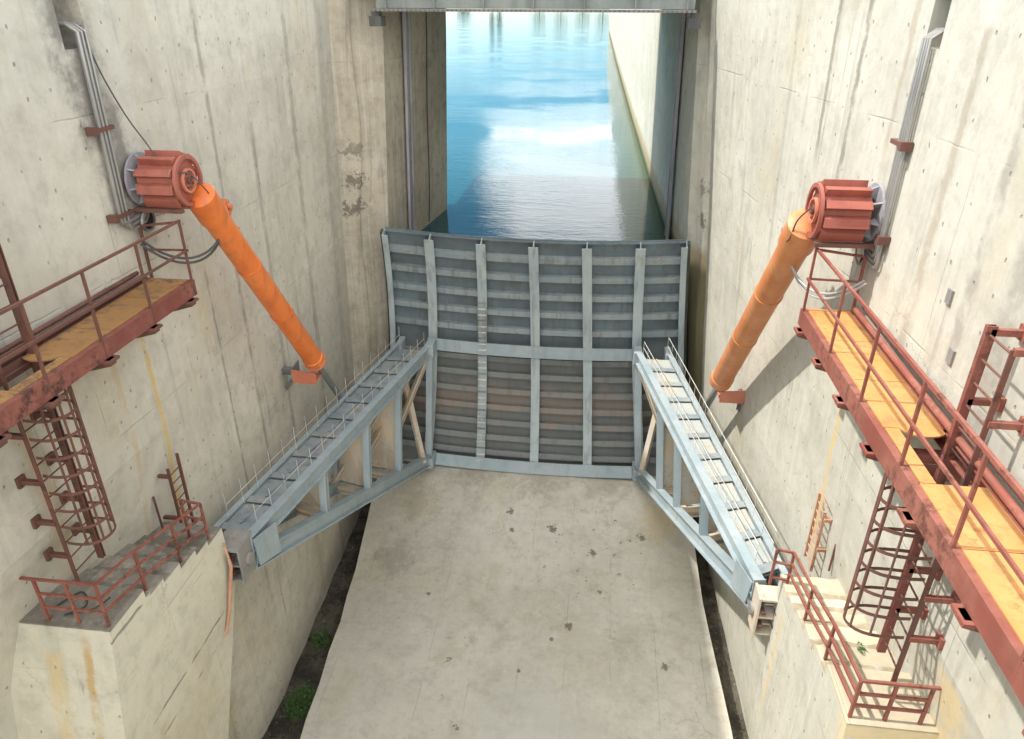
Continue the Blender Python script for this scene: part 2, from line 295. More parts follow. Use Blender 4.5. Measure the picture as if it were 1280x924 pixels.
# ------------------------------------------------------------------ mesh helpers
class MB:
    def __init__(s): s.v = []; s.f = []
    def face(s, pts):
        i = len(s.v); s.v += [V(p) for p in pts]; s.f.append(tuple(range(i, i+len(pts)))); return s
    def hexa(s, a, b):
        """a,b: two matching 4-corner loops"""
        i = len(s.v); s.v += [V(p) for p in a] + [V(p) for p in b]
        s.f += [(i+3, i+2, i+1, i), (i+4, i+5, i+6, i+7)] + [(i+k, i+(k+1) % 4, i+4+(k+1) % 4, i+4+k) for k in range(4)]
        return s
    def box(s, x0, x1, y0, y1, z0, z1):
        return s.hexa([(x0, y0, z0), (x1, y0, z0), (x1, y1, z0), (x0, y1, z0)], [(x0, y0, z1), (x1, y0, z1), (x1, y1, z1), (x0, y1, z1)])
    def beam(s, p, q, w, h, up=(0, 0, 1), off=(0, 0)):
        """bar from p to q, w across, h along up"""
        p, q, up = V(p), V(q), V(up); d = (q-p).normalized(); sd = d.cross(up).normalized(); u = sd.cross(d)
        o = sd*off[0] + u*off[1]
        c = [(-w/2, -h/2), (w/2, -h/2), (w/2, h/2), (-w/2, h/2)]
        return s.hexa([p+o+sd*a+u*b for a, b in c], [q+o+sd*a+u*b for a, b in c])
    def ibeam(s, p, q, w, h, t=.03, up=(0, 0, 1)):
        s.beam(p, q, w, t, up, (0, h/2-t/2)); s.beam(p, q, w, t, up, (0, -h/2+t/2)); s.beam(p, q, t, h-2*t, up); return s
    def channel(s, p, q, w, h, t=.02, up=(0, 0, 1), side=1):
        s.beam(p, q, w, t, up, (0, h/2-t/2)); s.beam(p, q, w, t, up, (0, -h/2+t/2)); s.beam(p, q, t, h-2*t, up, (side*(w/2-t/2), 0)); return s
    def tube(s, pts, r, n=8, closed=False, cap=True):
        pts = [V(p) for p in pts]; i0 = len(s.v); m = len(pts); nrm = None
        for k, p in enumerate(pts):
            if closed: d = pts[(k+1) % m]-pts[k-1]
            else: d = pts[min(k+1, m-1)]-pts[max(k-1, 0)]
            d.normalize()
            if nrm is None: nrm = d.orthogonal().normalized()
            nrm = (nrm - d*nrm.dot(d)).normalized(); bn = d.cross(nrm)
            rr = r[k] if isinstance(r, (list, tuple)) else r
            s.v += [p + (nrm*math.cos(a)+bn*math.sin(a))*rr for a in (2*math.pi*j/n for j in range(n))]
        for k in range(m if closed else m-1):
            a, b = i0+k*n, i0+((k+1) % m)*n
            s.f += [(a+j, a+(j+1) % n, b+(j+1) % n, b+j) for j in range(n)]
        if cap and not closed:
            s.f.append(tuple(i0+j for j in reversed(range(n)))); s.f.append(tuple(i0+(m-1)*n+j for j in range(n)))
        return s
    def ring(s, c, axis, r0, r1, t, n=28):
        """flat ring plate round axis"""
        c, ax = V(c), V(axis).normalized(); a = ax.orthogonal().normalized(); b = ax.cross(a); i0 = len(s.v)
        for k in range(n):
            e = a*math.cos(2*math.pi*k/n)+b*math.sin(2*math.pi*k/n)
            s.v += [c+e*r0-ax*t/2, c+e*r1-ax*t/2, c+e*r1+ax*t/2, c+e*r0+ax*t/2]
        for k in range(n):
            p, q = i0+4*k, i0+4*((k+1) % n)
            s.f += [(p+j, p+(j+1) % 4, q+(j+1) % 4, q+j) for j in range(4)]
        return s
    def grid(s, fn, us, vs, skip=None):
        i0 = len(s.v); nv = len(vs)
        for u in us:
            for v in vs: s.v.append(V(fn(u, v)))
        for a in range(len(us)-1):
            for b in range(nv-1):
                if skip and skip((us[a]+us[a+1])/2, (vs[b]+vs[b+1])/2): continue
                i = i0+a*nv+b; s.f.append((i, i+nv, i+nv+1, i+1))
        return s

def make_mesh(name, mb, mat, smooth=False, origin=None, bevel=0):
    vs = mb.v
    if origin is None:
        lo = V((min(p.x for p in vs), min(p.y for p in vs), min(p.z for p in vs))); hi = V((max(p.x for p in vs), max(p.y for p in vs), max(p.z for p in vs)))
        origin = (lo+hi)/2
    me = bpy.data.meshes.new(name); me.from_pydata([p-origin for p in vs], [], mb.f); me.update()
    import bmesh
    bm = bmesh.new(); bm.from_mesh(me)
    bmesh.ops.recalc_face_normals(bm, faces=bm.faces) if not getattr(mb, 'open', False) else None
    if bevel: bmesh.ops.bevel(bm, geom=[e for e in bm.edges if e.calc_face_angle(0) > .6], offset=bevel, segments=1, affect='EDGES', clamp_overlap=True)
    bm.to_mesh(me); bm.free()
    if smooth:
        me.set_sharp_from_angle(angle=R(40)) if hasattr(me, 'set_sharp_from_angle') else None
        for p in me.polygons: p.use_smooth = True
    me.materials.append(MATS[mat]); return me, origin
def wloc(o):
    p = V(o.location)
    while o.parent: o = o.parent; p = p + V(o.location)
    return p
def part(name, mb, mat, parent=None, label=None, smooth=False, kind=None, bevel=0):
    me, org = make_mesh(name, mb, mat, smooth, bevel=bevel)
    o = bpy.data.objects.new(name, me); C.objects.link(o)
    if parent is not None: o.parent = parent; o.location = org - wloc(parent)
    else: o.location = org
    if label: o['label'] = label
    if kind: o['kind'] = kind
    return o
def thing(name, label, cat, loc, group=None):
    o = bpy.data.objects.new(name, None); C.objects.link(o); o.location = loc; o.empty_display_size = .2
    o['label'] = label; o['category'] = cat
    if group: o['group'] = group
    return o
def tag(o, label, cat, group=None):
    o['label'] = label; o['category'] = cat
    if group: o['group'] = group
    return o
def struct(name, mb, mat, smooth=False):
    o = part(name, mb, mat, smooth=smooth); o['kind'] = 'structure'; return o
def copies(name, proto, locs, parent, rots=None):
    """further copies of a piece, sharing its mesh"""
    out = []
    for i, l in enumerate(locs):
        c = proto.copy(); C.objects.link(c); c.parent = parent; c.location = V(l) - wloc(parent)
        if rots: c.rotation_euler = rots[i]
        out.append(c)
    return out
def lerp(a, b, t): return a+(b-a)*t
def interp(tab, z):
    if z <= tab[0][0]: return tab[0][1]
    for (a, va), (b, vb) in zip(tab, tab[1:]):
        if z <= b: return va+(vb-va)*(z-a)/(b-a)
    return tab[-1][1]
def smooth01(t): t = max(0, min(1, t)); return t*t*(3-2*t)

# ------------------------------------------------------------------ the channel walls
YC = 20.4                                   # where the wide channel narrows to the gate bay
CORN_L = [(0, -6.2), (6.5, -6.05), (12.3, -5.85), (16.6, -5.65)]
CORN_R = [(0, 5.95), (2.6, 5.62), (7, 5.2), (10.6, 4.9), (13.7, 4.6), (16.6, 4.33)]
BAY_L = [(0, -5.4), (2.2, -5.3), (6.3, -5.0), (10, -4.78), (16.6, -4.45)]
BAY_R = [(0, 5.4), (2.2, 5.25), (6.3, 4.92), (10, 4.46), (16.6, 4.05)]
def XL(y, z):
    if y < 11.2: return interp([(6.3, interp([(7.6, -6.75), (9.3, -6.02)], z)), (11.2, -5.82)], y)
    return lerp(-5.82, interp(CORN_L, z), (y-11.2)/(YC-11.2))
def XR(y, z):
    m = interp([(0, 6.3), (7, 5.95), (12, 5.84)], z)
    if y < 11.2: return lerp(interp([(7.6, 6.45), (9.3, 6.05)], z), m, max(0, (y-6.3)/4.9))
    return lerp(m, interp(CORN_R, z), (y-11.2)/(YC-11.2))
WALL_TOP_L = 17.7; WALL_TOP_R = 16.75  # left top raised out of view to keep sun off the chute floor
def zs_for(*extra): return sorted(set([-3, -1.5, 0, 1.2, 2.4, 3.6, 4.8, 6, 7.2, 8.4, 9.6, 10.8, 12, 13.2, 14.4, 15.6]) | set(extra))

def wall_mesh(fx, ys, zs, out_x, top, holes, depth_sign, top_fn=None):
    mb = MB()
    def sk(y, z): return any(a < y < b and c < z < d for a, b, c, d, _ in holes)
    mb.grid(lambda y, z: (fx(y, z), y, z), ys, zs, sk)
    for a, b, c, dd, dep in holes:          # niche inner faces
        P = lambda y, z, k: (fx(y, z) + depth_sign*dep*k, y, z)
        mb.face([P(a, c, 0), P(b, c, 0), P(b, c, 1), P(a, c, 1)]); mb.face([P(a, dd, 0), P(b, dd, 0), P(b, dd, 1), P(a, dd, 1)])
        mb.face([P(a, c, 0), P(a, dd, 0), P(a, dd, 1), P(a, c, 1)]); mb.face([P(b, c, 0), P(b, dd, 0), P(b, dd, 1), P(b, c, 1)])
        mb.face([P(a, c, 1), P(b, c, 1), P(b, dd, 1), P(a, dd, 1)])
    for y0, y1 in zip(ys, ys[1:]):
        mb.face([(fx(y0, zs[-1]), y0, zs[-1]), (fx(y1, zs[-1]), y1, zs[-1]), (out_x, y1, zs[-1]), (out_x, y0, zs[-1])])
    mb.face([(fx(ys[0], z), ys[0], z) for z in zs] + [(out_x, ys[0], zs[-1]), (out_x, ys[0], zs[0])])
    return mb
# left channel wall with the conduit niche near its top
ysL = sorted(set([-12, -6, -2, 2, 4, 5, 6, 7, 8, 9, 10.12, 10.62, 11, 12, 13, 14, 15, 16, 17, 18, 19, YC]))
zsL = zs_for(15.85, WALL_TOP_L)
wl = wall_mesh(XL, ysL, zsL, -26, WALL_TOP_L, [(10.12, 10.62, 15.85, WALL_TOP_L-.001, .6)], -1)
wall_left = part('channel_wall', wl, 'concrete_left')
tag(wall_left, 'shaded left concrete wall of the spillway channel, behind the orange cylinder', 'wall')
# right channel wall: lower top towards the viewer
ysR = sorted(set([-12, -6, -2, 2, 4, 5, 6, 7, 8, 9, 10.05, 10.45, 10.9, 11.5, 12, 13, 14, 15, 16, 17, 18, 19, YC]))
zsR = zs_for(15.95, WALL_TOP_R-.15)
wr = wall_mesh(XR, ysR, zsR, 26, WALL_TOP_R, [(10.45, 10.9, 15.95, WALL_TOP_R-.151, .6)], 1)
wall_right = part('channel_wall', wr, 'concrete_right')
tag(wall_right, 'sunlit right concrete wall of the spillway channel carrying the ochre walkway', 'wall')

def BLX(y, z): return interp([(0, -5.2), (10, -4.72), (16.6, -4.5)], z)+.108*max(0, y-21.35)
# bay piers: face turning in to the gate, bay side, nose
def bay(side):
    corn, bayt = (CORN_L, BAY_L) if side < 0 else (CORN_R, BAY_R)
    zs = zs_for(9.6, WALL_TOP_L if side < 0 else 16.75); mb = MB(); rnd = random.Random(5+side)
    if side < 0: far = [(22.7, 0), (23.35, 0), (25.2, 0), (27.2, 0)]
    else: far = [(25.5, -.1), (34, -.25), (53, -.5), (100, -1.0), (200, -1.8)]
    def prof(z):
        c = interp(corn, z); b = interp(bayt, z)
        # the chamfer from the wide channel into the bay, with a spalled arris part way
        k = .45 + .08*math.sin(z*1.1)
        pts = [(c, YC), (lerp(c, b, .30), YC+.16), (lerp(c, b, k), YC+.30), (lerp(c, b, k)+.10*side, YC+.42), (b, YC+.95)]
        for y, dx in far:
            if side < 0: x = BLX(y, z)
            else:
                base = interp([(0, 4.9), (9.2, 4.3), (16.6, 4.1)], z); x = base+dx
            pts.append((x, y))
        if side < 0: pts += [(-4.8, 27.9), (-26, 28.0)]
        return pts
    P = [prof(z) for z in zs]
    for a in range(len(zs)-1):
        for b in range(len(P[0])-1):
            mb.face([(*P[a][b], zs[a]), (*P[a][b+1], zs[a]), (*P[a+1][b+1], zs[a+1]), (*P[a+1][b], zs[a+1])])
    t = P[-1]; z = zs[-1]
    for b in range(len(t)-1):
        ox = 26*side
        mb.face([(*t[b], z), (*t[b+1], z), (ox, t[b+1][1], z), (ox, t[b][1], z)])
    return mb
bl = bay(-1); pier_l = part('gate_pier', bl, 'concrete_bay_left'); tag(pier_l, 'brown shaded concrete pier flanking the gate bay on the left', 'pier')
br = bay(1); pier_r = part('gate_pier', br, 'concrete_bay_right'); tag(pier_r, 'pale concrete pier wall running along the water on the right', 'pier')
# spalled pocket beside the gate, left pier; patch of broken concrete on both
def pocket(side, zc, h, x0, x1, parent):
    mb = MB(); rnd = random.Random(3+side)
    y = YC+.16
    n = 9; ring = []
    for k in range(n):
        a = 2*math.pi*k/n; ring.append((lerp(x0, x1, .5+.5*math.cos(a)*rnd.uniform(.8, 1.05)), zc+h/2*math.sin(a)*rnd.uniform(.8, 1.1)))
    for k in range(n):
        a, b = ring[k], ring[(k+1) % n]
        mb.face([(a[0], y+.05, a[1]), (b[0], y+.05, b[1]), (lerp(a[0], (x0+x1)/2, .35), y-.06, lerp(a[1], zc, .3)), (lerp(a[0], (x0+x1)/2, .35), y-.06, lerp(a[1], zc, .3))][:3])
    return mb

# ------------------------------------------------------------------ chute floor, gutters, ground, water
def zf(y):
    return interp([(-30, -8), (-8, -3.2), (0, -1.1), (4, -.35), (8, .3), (11, .6), (16, .85), (18, 1.3), (19.2, 1.85), (19.9, 2.12), (20.6, 2.18), (22, 2.1)], y)
def fl(y): return interp([(-30, -4.4), (8, -4.45), (10.9, -4.75), (13.5, -4.9), (15.5, -5.02), (17.5, -5.2), (19.2, -5.3), (22, -5.35)], y)
def fr(y): return interp([(-30, 5.8), (11.6, 5.72), (15.6, 5.45), (18.2, 5.35), (22, 5.3)], y)
ys = [-30, -20, -12, -6, -2, 1, 3, 5, 7, 8.5, 10, 11, 12, 13, 14, 15, 16, 16.6, 17.2, 17.8, 18.4, 18.8, 19.2, 19.6, 19.9, 20.3, 21, 22]
mb = MB(); us = [i/12 for i in range(13)]
mb.grid(lambda y, u: (lerp(fl(y)+.05*math.sin(y*5.3)*math.sin(y*1.7), fr(y), u), y, zf(y)+.01*math.sin(y*2+u*7)), ys, us)
for a, b in zip(ys, ys[1:]):
    for f_, s_ in ((fl, .05), (fr, 0)):
        xa, xb = f_(a)+s_*math.sin(a*5.3)*math.sin(a*1.7), f_(b)+s_*math.sin(b*5.3)*math.sin(b*1.7)
        mb.face([(xa, a, zf(a)), (xb, b, zf(b)), (xb, b, zf(b)-1.6), (xa, a, zf(a)-1.6)])
mb.face([(fl(22), 22, 2.1), (fr(22), 22, 2.1), (fr(22), 22, -3), (fl(22), 22, -3)])
struct('chute_floor', mb, 'concrete_chute', smooth=True)
def gz(y): return min(0.0, zf(y)-.55) if y < 11 else 0.0
gut = MB()
rg = random.Random(2)
gys = [-30, -12, -4, 0, 3, 6, 8, 9.5, 10.5, 11.5, 12.5, 13.5, 14.5, 15.5, 16.5, 17.5, 18.5, 19.5, 20.5, 22]
for x0, x1 in ((-6.6, -4.3), (5.1, 6.7)):
    gut.grid(lambda y, x: (x, y, gz(y)+.05*math.sin(x*9+y*3)), gys, [lerp(x0, x1, k/8) for k in range(9)])
struct('gutter', gut, 'gutter_muck', smooth=True)

g = MB(); g.face([(-700, 690, 9.6), (700, 690, 9.6), (1600, 2500, 14), (-1600, 2500, 14)]); g.face([(-700, 686, 8.5), (700, 686, 8.5), (700, 690, 9.6), (-700, 690, 9.6)])
struct('far_bank', g, 'grass_ground')
g = MB(); g.face([(-26, -40, 16.7), (-26, 28, 16.7), (-300, 28, 16.2), (-300, -40, 16.2)]); g.face([(26, -40, 16.5), (300, -40, 16.2), (300, 200, 16.2), (26, 200, 16.5)])
g.face([(-600, -60, -12), (600, -60, -12), (600, 700, -12), (-600, 700, -12)])
struct('ground', g, 'grass_ground')
wm_ = MB(); wm_.open = True
wm_.face([(-400, 31.2, 9.2), (4.1, 31.2, 9.2), (4.5, 20.6, 9.2), (400, 431, 9.2)][:0] or [(-400, 27.9, 9.2), (-5.2, 27.9, 9.2), (-4.9, 21.4, 9.2), (-4.72, 20.9, 9.2), (4.40, 20.9, 9.2), (4.7, 21.4, 9.2), (5.5, 21.7, 9.2), (5.5, 200, 9.2), (700, 201, 9.2), (700, 690, 9.2), (-700, 690, 9.2)])
struct('water', wm_, 'water')
# far poplars whose reflections reach the visible water
def tree(x, y, h, rad, label, seed):
    rd = random.Random(seed); t = thing('tree', label, 'tree', (x, y, 9.6), 'trees on the far bank')
    part('trunk', MB().tube([(x, y, 9.4), (x+.2, y, 9.6+h*.5), (x, y, 9.6+h*.95)], [.35, .25, .05], 7), 'bark', t)
    mb = MB(); mb.open = True
    for _ in range(900):
        k = rd.random(); rr = rad*(.35+.65*math.sin(math.pi*min(1, .12+k*.86)))*math.sqrt(rd.random())*(1+.25*math.sin(k*17+seed)); a = rd.uniform(0, 6.283)
        c = V((x+rr*math.cos(a), y+rr*math.sin(a), 9.6+h*(.14+.86*k)))
        u = V((rd.uniform(-1, 1), rd.uniform(-1, 1), rd.uniform(-1, 1))).normalized(); v_ = u.orthogonal().normalized(); s_ = rd.uniform(.3, .7)
        mb.face([c-u*s_, c+v_*s_*.6, c+u*s_, c-v_*s_*.6])
    part('crown', mb, 'tree_leaf', t)
TL = ['leftmost tall tree on the far bank, mirrored in the water', 'broad low tree next to the leftmost tall one on the far bank', 'tallest slender tree on the far bank', 'slender tree just right of the tallest on the far bank', 'broad tree left of centre in the right grove on the far bank', 'tallest broad tree of the right grove on the far bank', 'shorter broad tree of the right grove on the far bank', 'rightmost broad tree on the far bank', 'lowest bushy tree on the far bank']
for i, (x, h, rad) in enumerate([(-112, 17, 3.5), (-95, 11, 5), (-62, 19, 2.2), (-58, 16, 2.6), (-36, 13, 6), (-24, 15, 6), (-12, 12, 6), (-1, 14, 6), (-78, 8, 5)]):
    tree(x*1.6, 700+3*math.sin(i*2), h*1.3, rad*1.6, 'green tree on the far bank, number '[:0] + TL[i], i)

# steel stoplog guides in the bay sides
def guide(side, y0, y1, label):
    f = (lambda z: BLX(23.0, z)+.03) if side < 0 else (lambda z: interp([(0, 4.9), (9.2, 4.3), (16.6, 4.1)], z)-.09)
    t = thing('stoplog_guide', label, 'guide rail', (f(9)*1.0, (y0+y1)/2, 8.8))
    z = 8.8; cuts = [8.8, 10.6, 12.5, 14.6, 16.7]
    for a, b in zip(cuts, cuts[1:]):
        s_ = -side
        mb = MB().hexa([(f(a)+.02*s_, y0, a+.015), (f(a)+.06*s_, y0, a+.015), (f(a)+.06*s_, y1, a+.015), (f(a)+.02*s_, y1, a+.015)], [(f(b)+.02*s_, y0, b), (f(b)+.06*s_, y0, b), (f(b)+.06*s_, y1, b), (f(b)+.02*s_, y1, b)])
        part('guide_plate', mb, 'guide_steel', t)
    for yy in (y0, y1):
        mb = MB().beam((f(8.8)-.09*side, yy, 8.8), (f(16.7)-.09*side, yy, 16.7), .06, .05, (0, 1, 0)); part('edge_angle', mb, 'guide_steel', t)
    return t
guide(-1, 22.75, 23.3, 'grey steel stoplog guide strip let into the left pier')
guide(1, 24.2, 24.7, 'thin grey steel stoplog guide in the right pier wall')

# dark cable line on the left pier
tb = MB().tube([(BLX(25.0, z)+.03, 25.0+.06*math.sin(z*1.3), z) for z in [9.3+.4*k for k in range(19)]], .022, 5)
tag(part('cable', tb, 'rubber'), 'thin dark cable running straight down the left pier beside the water', 'cable')

# ------------------------------------------------------------------ service bridge overhead
def bridge():
    t = thing('service_bridge', 'grey riveted steel bridge girder crossing above the gate at the top of the picture', 'bridge', (-.3, 24, 16.2))
    x0, x1 = -4.35, 3.86
    part('deck_slab', MB().box(-9, 9, 20.32, 33.6, 16.80, 17.25), 'concrete_top', t)
    part('girder_web', MB().box(x0+.03, x1-.03, 20.27, 20.31, 16.29, 16.79), 'bridge_steel', t)
    part('lower_flange', MB().box(x0, x1, 20.08, 20.46, 16.215, 16.275), 'bridge_steel', t)
    part('girder_web', MB().box(x0, x1, 33, 33.04, 16.28, 16.79), 'bridge_steel', t)
    st = part('web_stiffener', MB().box(x0+.3, x0+.33, 20.12, 20.265, 16.28, 16.79), 'bridge_steel', t)
    copies('web_stiffener', st, [wloc(st)+V((1.28*k, 0, 0)) for k in range(1, 7)], t)
    rv = part('rivet', MB().box(x0+.05, x0+.09, 20.052, 20.078, 16.23, 16.262), 'rust_dark', t)
    copies('rivet', rv, [wloc(rv)+V((.118*k, 0, 0)) for k in range(1, 69)], t)
    part('crossbeam', MB().ibeam((x0+.2, 20.6, 16.5), (x1-.2, 25.5, 16.5), .2, .28), 'bridge_steel', t)
    part('crossbeam', MB().ibeam((x1-.2, 20.6, 16.5), (x0+.2, 25.5, 16.5), .2, .28), 'bridge_steel', t)
    for s_, x in ((-1, x0), (1, x1)):
        part('bearing', MB().box(x-.16, x+.16, 20.16, 20.62, 15.86, 16.10).box(x-.1, x+.1, 20.22, 20.5, 16.10, 16.213), 'rubber', t)
bridge()

# ------------------------------------------------------------------ the radial gate
GC_Y, GC_Z = 10.3, 6.5
def gy(z, r=10.5): return GC_Y+math.sqrt(max(0, r*r-(z-GC_Z)**2))
RIBS = [[(2.2, a), (6.3, b), (10.25, c)] for a, b, c in zip((-3.62, -1.78, .08, 1.90, 3.66), (-3.42, -1.77, -.02, 1.68, 3.24), (-3.22, -1.66, -.10, 1.47, 3.02))]
EDGE_L = [(2.2, -5.15), (6.3, -4.86), (10.25, -4.65)]; EDGE_R = [(2.2, 5.12), (6.3, 4.72), (10.25, 4.34)]
ZT, ZB = 10.12, 2.14
gate = thing('radial_gate', 'blue-grey steel radial gate with curved ribbed skin and two long arms', 'sluice gate', (0, 20.3, 2.1))
def gz_list(a, b, n): return [lerp(a, b, k/n) for k in range(n+1)]
def ang(z, r=11.05):    # same angle on another radius
    return math.asin((z-GC_Z)/10.5)
def gpt(x, z, dr=0):    # point on the gate at rib-face height z, dr behind the face
    a = ang(z); r = 10.5+dr       # the gate sags slightly towards its middle
    return V((x, GC_Y+r*math.cos(a), GC_Z+r*math.sin(a) - .21*(1-(x/4.7)**2) + .10))
def hbar(mb, xl, xr, zl0, zl1, d0, d1, n=8):
    """horizontal bar following the sag"""
    for k in range(n):
        a, b = lerp(xl, xr, k/n), lerp(xl, xr, (k+1)/n)
        mb.hexa([gpt(a, zl0, d0), gpt(b, zl0, d0), gpt(b, zl0, d1), gpt(a, zl0, d1)], [gpt(a, zl1, d0), gpt(b, zl1, d0), gpt(b, zl1, d1), gpt(a, zl1, d1)])
    return mb
zz = gz_list(ZB, ZT, 22)
mb = MB()
for a, b in zip(zz, zz[1:]):
    La, Lb, Ra, Rb = interp(EDGE_L, a), interp(EDGE_L, b), interp(EDGE_R, a), interp(EDGE_R, b)
    for k in range(8):
        xa0, xa1, xb0, xb1 = lerp(La, Ra, k/8), lerp(La, Ra, (k+1)/8), lerp(Lb, Rb, k/8), lerp(Lb, Rb, (k+1)/8)
        mb.hexa([gpt(xa0, a, .36), gpt(xa1, a, .36), gpt(xa1, a, .39), gpt(xa0, a, .39)], [gpt(xb0, b, .36), gpt(xb1, b, .36), gpt(xb1, b, .39), gpt(xb0, b, .39)])
part('skin_plate', mb, 'gate_skin', gate)
mb = MB()
def strip(mb, fx, w_, d0, d1, z0, z1, n):
    for a, b in zip(gz_list(z0, z1, n), gz_list(z0, z1, n)[1:]):
        A, B = fx(a), fx(b)
        mb.hexa([gpt(A-w_/2, a, d0), gpt(A+w_/2, a, d0), gpt(A+w_/2, a, d1), gpt(A-w_/2, a, d1)], [gpt(B-w_/2, b, d0), gpt(B+w_/2, b, d0), gpt(B+w_/2, b, d1), gpt(B-w_/2, b, d1)])
for tab in RIBS:
    fx = lambda z, tab=tab: interp(tab, z)
    mb = MB(); strip(mb, fx, .29, 0, .03, ZB+.08, ZT+.01, 16); strip(mb, fx, .03, .03, .35, ZB+.08, ZT+.01, 16)
    part('vertical_rib', mb, 'gate_paint', gate)
for tab, s_ in ((EDGE_L, 1), (EDGE_R, -1)):
    fx = lambda z, tab=tab: interp(tab, z)+.09*s_
    mb = MB(); strip(mb, fx, .18, 0, .03, 2.3, ZT+.01, 14); strip(mb, lambda z: interp(tab, z)+.02*s_, .03, .03, .35, ZB, ZT+.01, 14)
    part('side_plate', mb, 'gate_paint', gate)
# rubber side seals between gate and pier
for tab, bt, s_ in ((EDGE_L, BAY_L, -1), (EDGE_R, BAY_R, 1)):
    mb = MB(); strip(mb, lambda z: interp(tab, z)+.05*s_, .08, .15, .33, ZB, ZT, 12); part('side_seal', mb, 'rubber', gate)
mb = MB()
for d0, d1, z0, z1 in ((.26, .355, 10.09, 10.12), (.36, .41, 10.0, 10.13)):
    hbar(mb, interp(EDGE_L, 10.25), interp(EDGE_R, 10.25), z0, z1, d0, d1)
part('top_cap', mb, 'gate_skin', gate)
# horizontal stiffeners: angle bars on the skin
rowsz = [9.62, 8.98, 8.34, 7.72, 7.10, 6.05, 5.50, 4.92, 4.36, 3.84, 3.34, 2.84]
for k, z in enumerate(rowsz):
    La, Ra = interp(EDGE_L, z)+.06, interp(EDGE_R, z)-.06
    mb = MB()
    hbar(mb, La, Ra, z-.012, z+.012, .21, .36); hbar(mb, La, Ra, z-.17, z+.012, .19, .21)
    part('stiffener', mb, 'gate_bar', gate)
# two main girders between the arms
for z, hh, lab in ((6.42, .42, 'upper'), (2.42, .38, 'lower')):
    xl, xr = interp(RIBS[0], z)-.15, interp(RIBS[4], z)+.15
    mb = hbar(MB(), xl, xr, z-hh/2, z+hh/2, -.06, -.02)
    gd = part('main_girder', mb, 'arm_paint', gate)
    mb = hbar(MB(), xl, xr, z-.015, z+.015, -.018, .35)
    part('girder_web', mb, 'gate_bar', gate)
    bm_ = MB()
    for i, x in enumerate((xl+.1, xl+.24, xr-.24, xr-.1)):
        for dz in (-.12, 0, .12): c_ = gpt(x, z+dz, -.075); bm_.box(c_.x-.022, c_.x+.022, c_.y-.02, c_.y+.02, c_.z-.022, c_.z+.022)
    part('girder_bolts', bm_, 'anchor_steel', gate)
part('bottom_seal', hbar(MB(), -5.05, 5.0, 2.02, 2.15, .10, .38), 'rubber', gate)
# rung ladder on the second rib
lad = thing_lad = part('gate_ladder', MB().beam(gpt(interp(RIBS[1], 7.9)-.13, 7.9, -.05), gpt(interp(RIBS[1], 6.6)-.13, 6.6, -.05), .02, .04, (0, 1, 0)).beam(gpt(interp(RIBS[1], 7.9)+.13, 7.9, -.05), gpt(interp(RIBS[1], 6.6)+.13, 6.6, -.05), .02, .04, (0, 1, 0)), 'pipe_grey', gate)
for k in range(27):
    z = 8.1-.215*k
    c_ = gpt(interp(RIBS[1], z), z, -.085)
    part('rung', MB().box(c_.x-.14, c_.x+.14, c_.y-.02, c_.y+.045, c_.z-.014, c_.z+.014), 'wire_pale' if k % 3 else 'anchor_steel', lad)
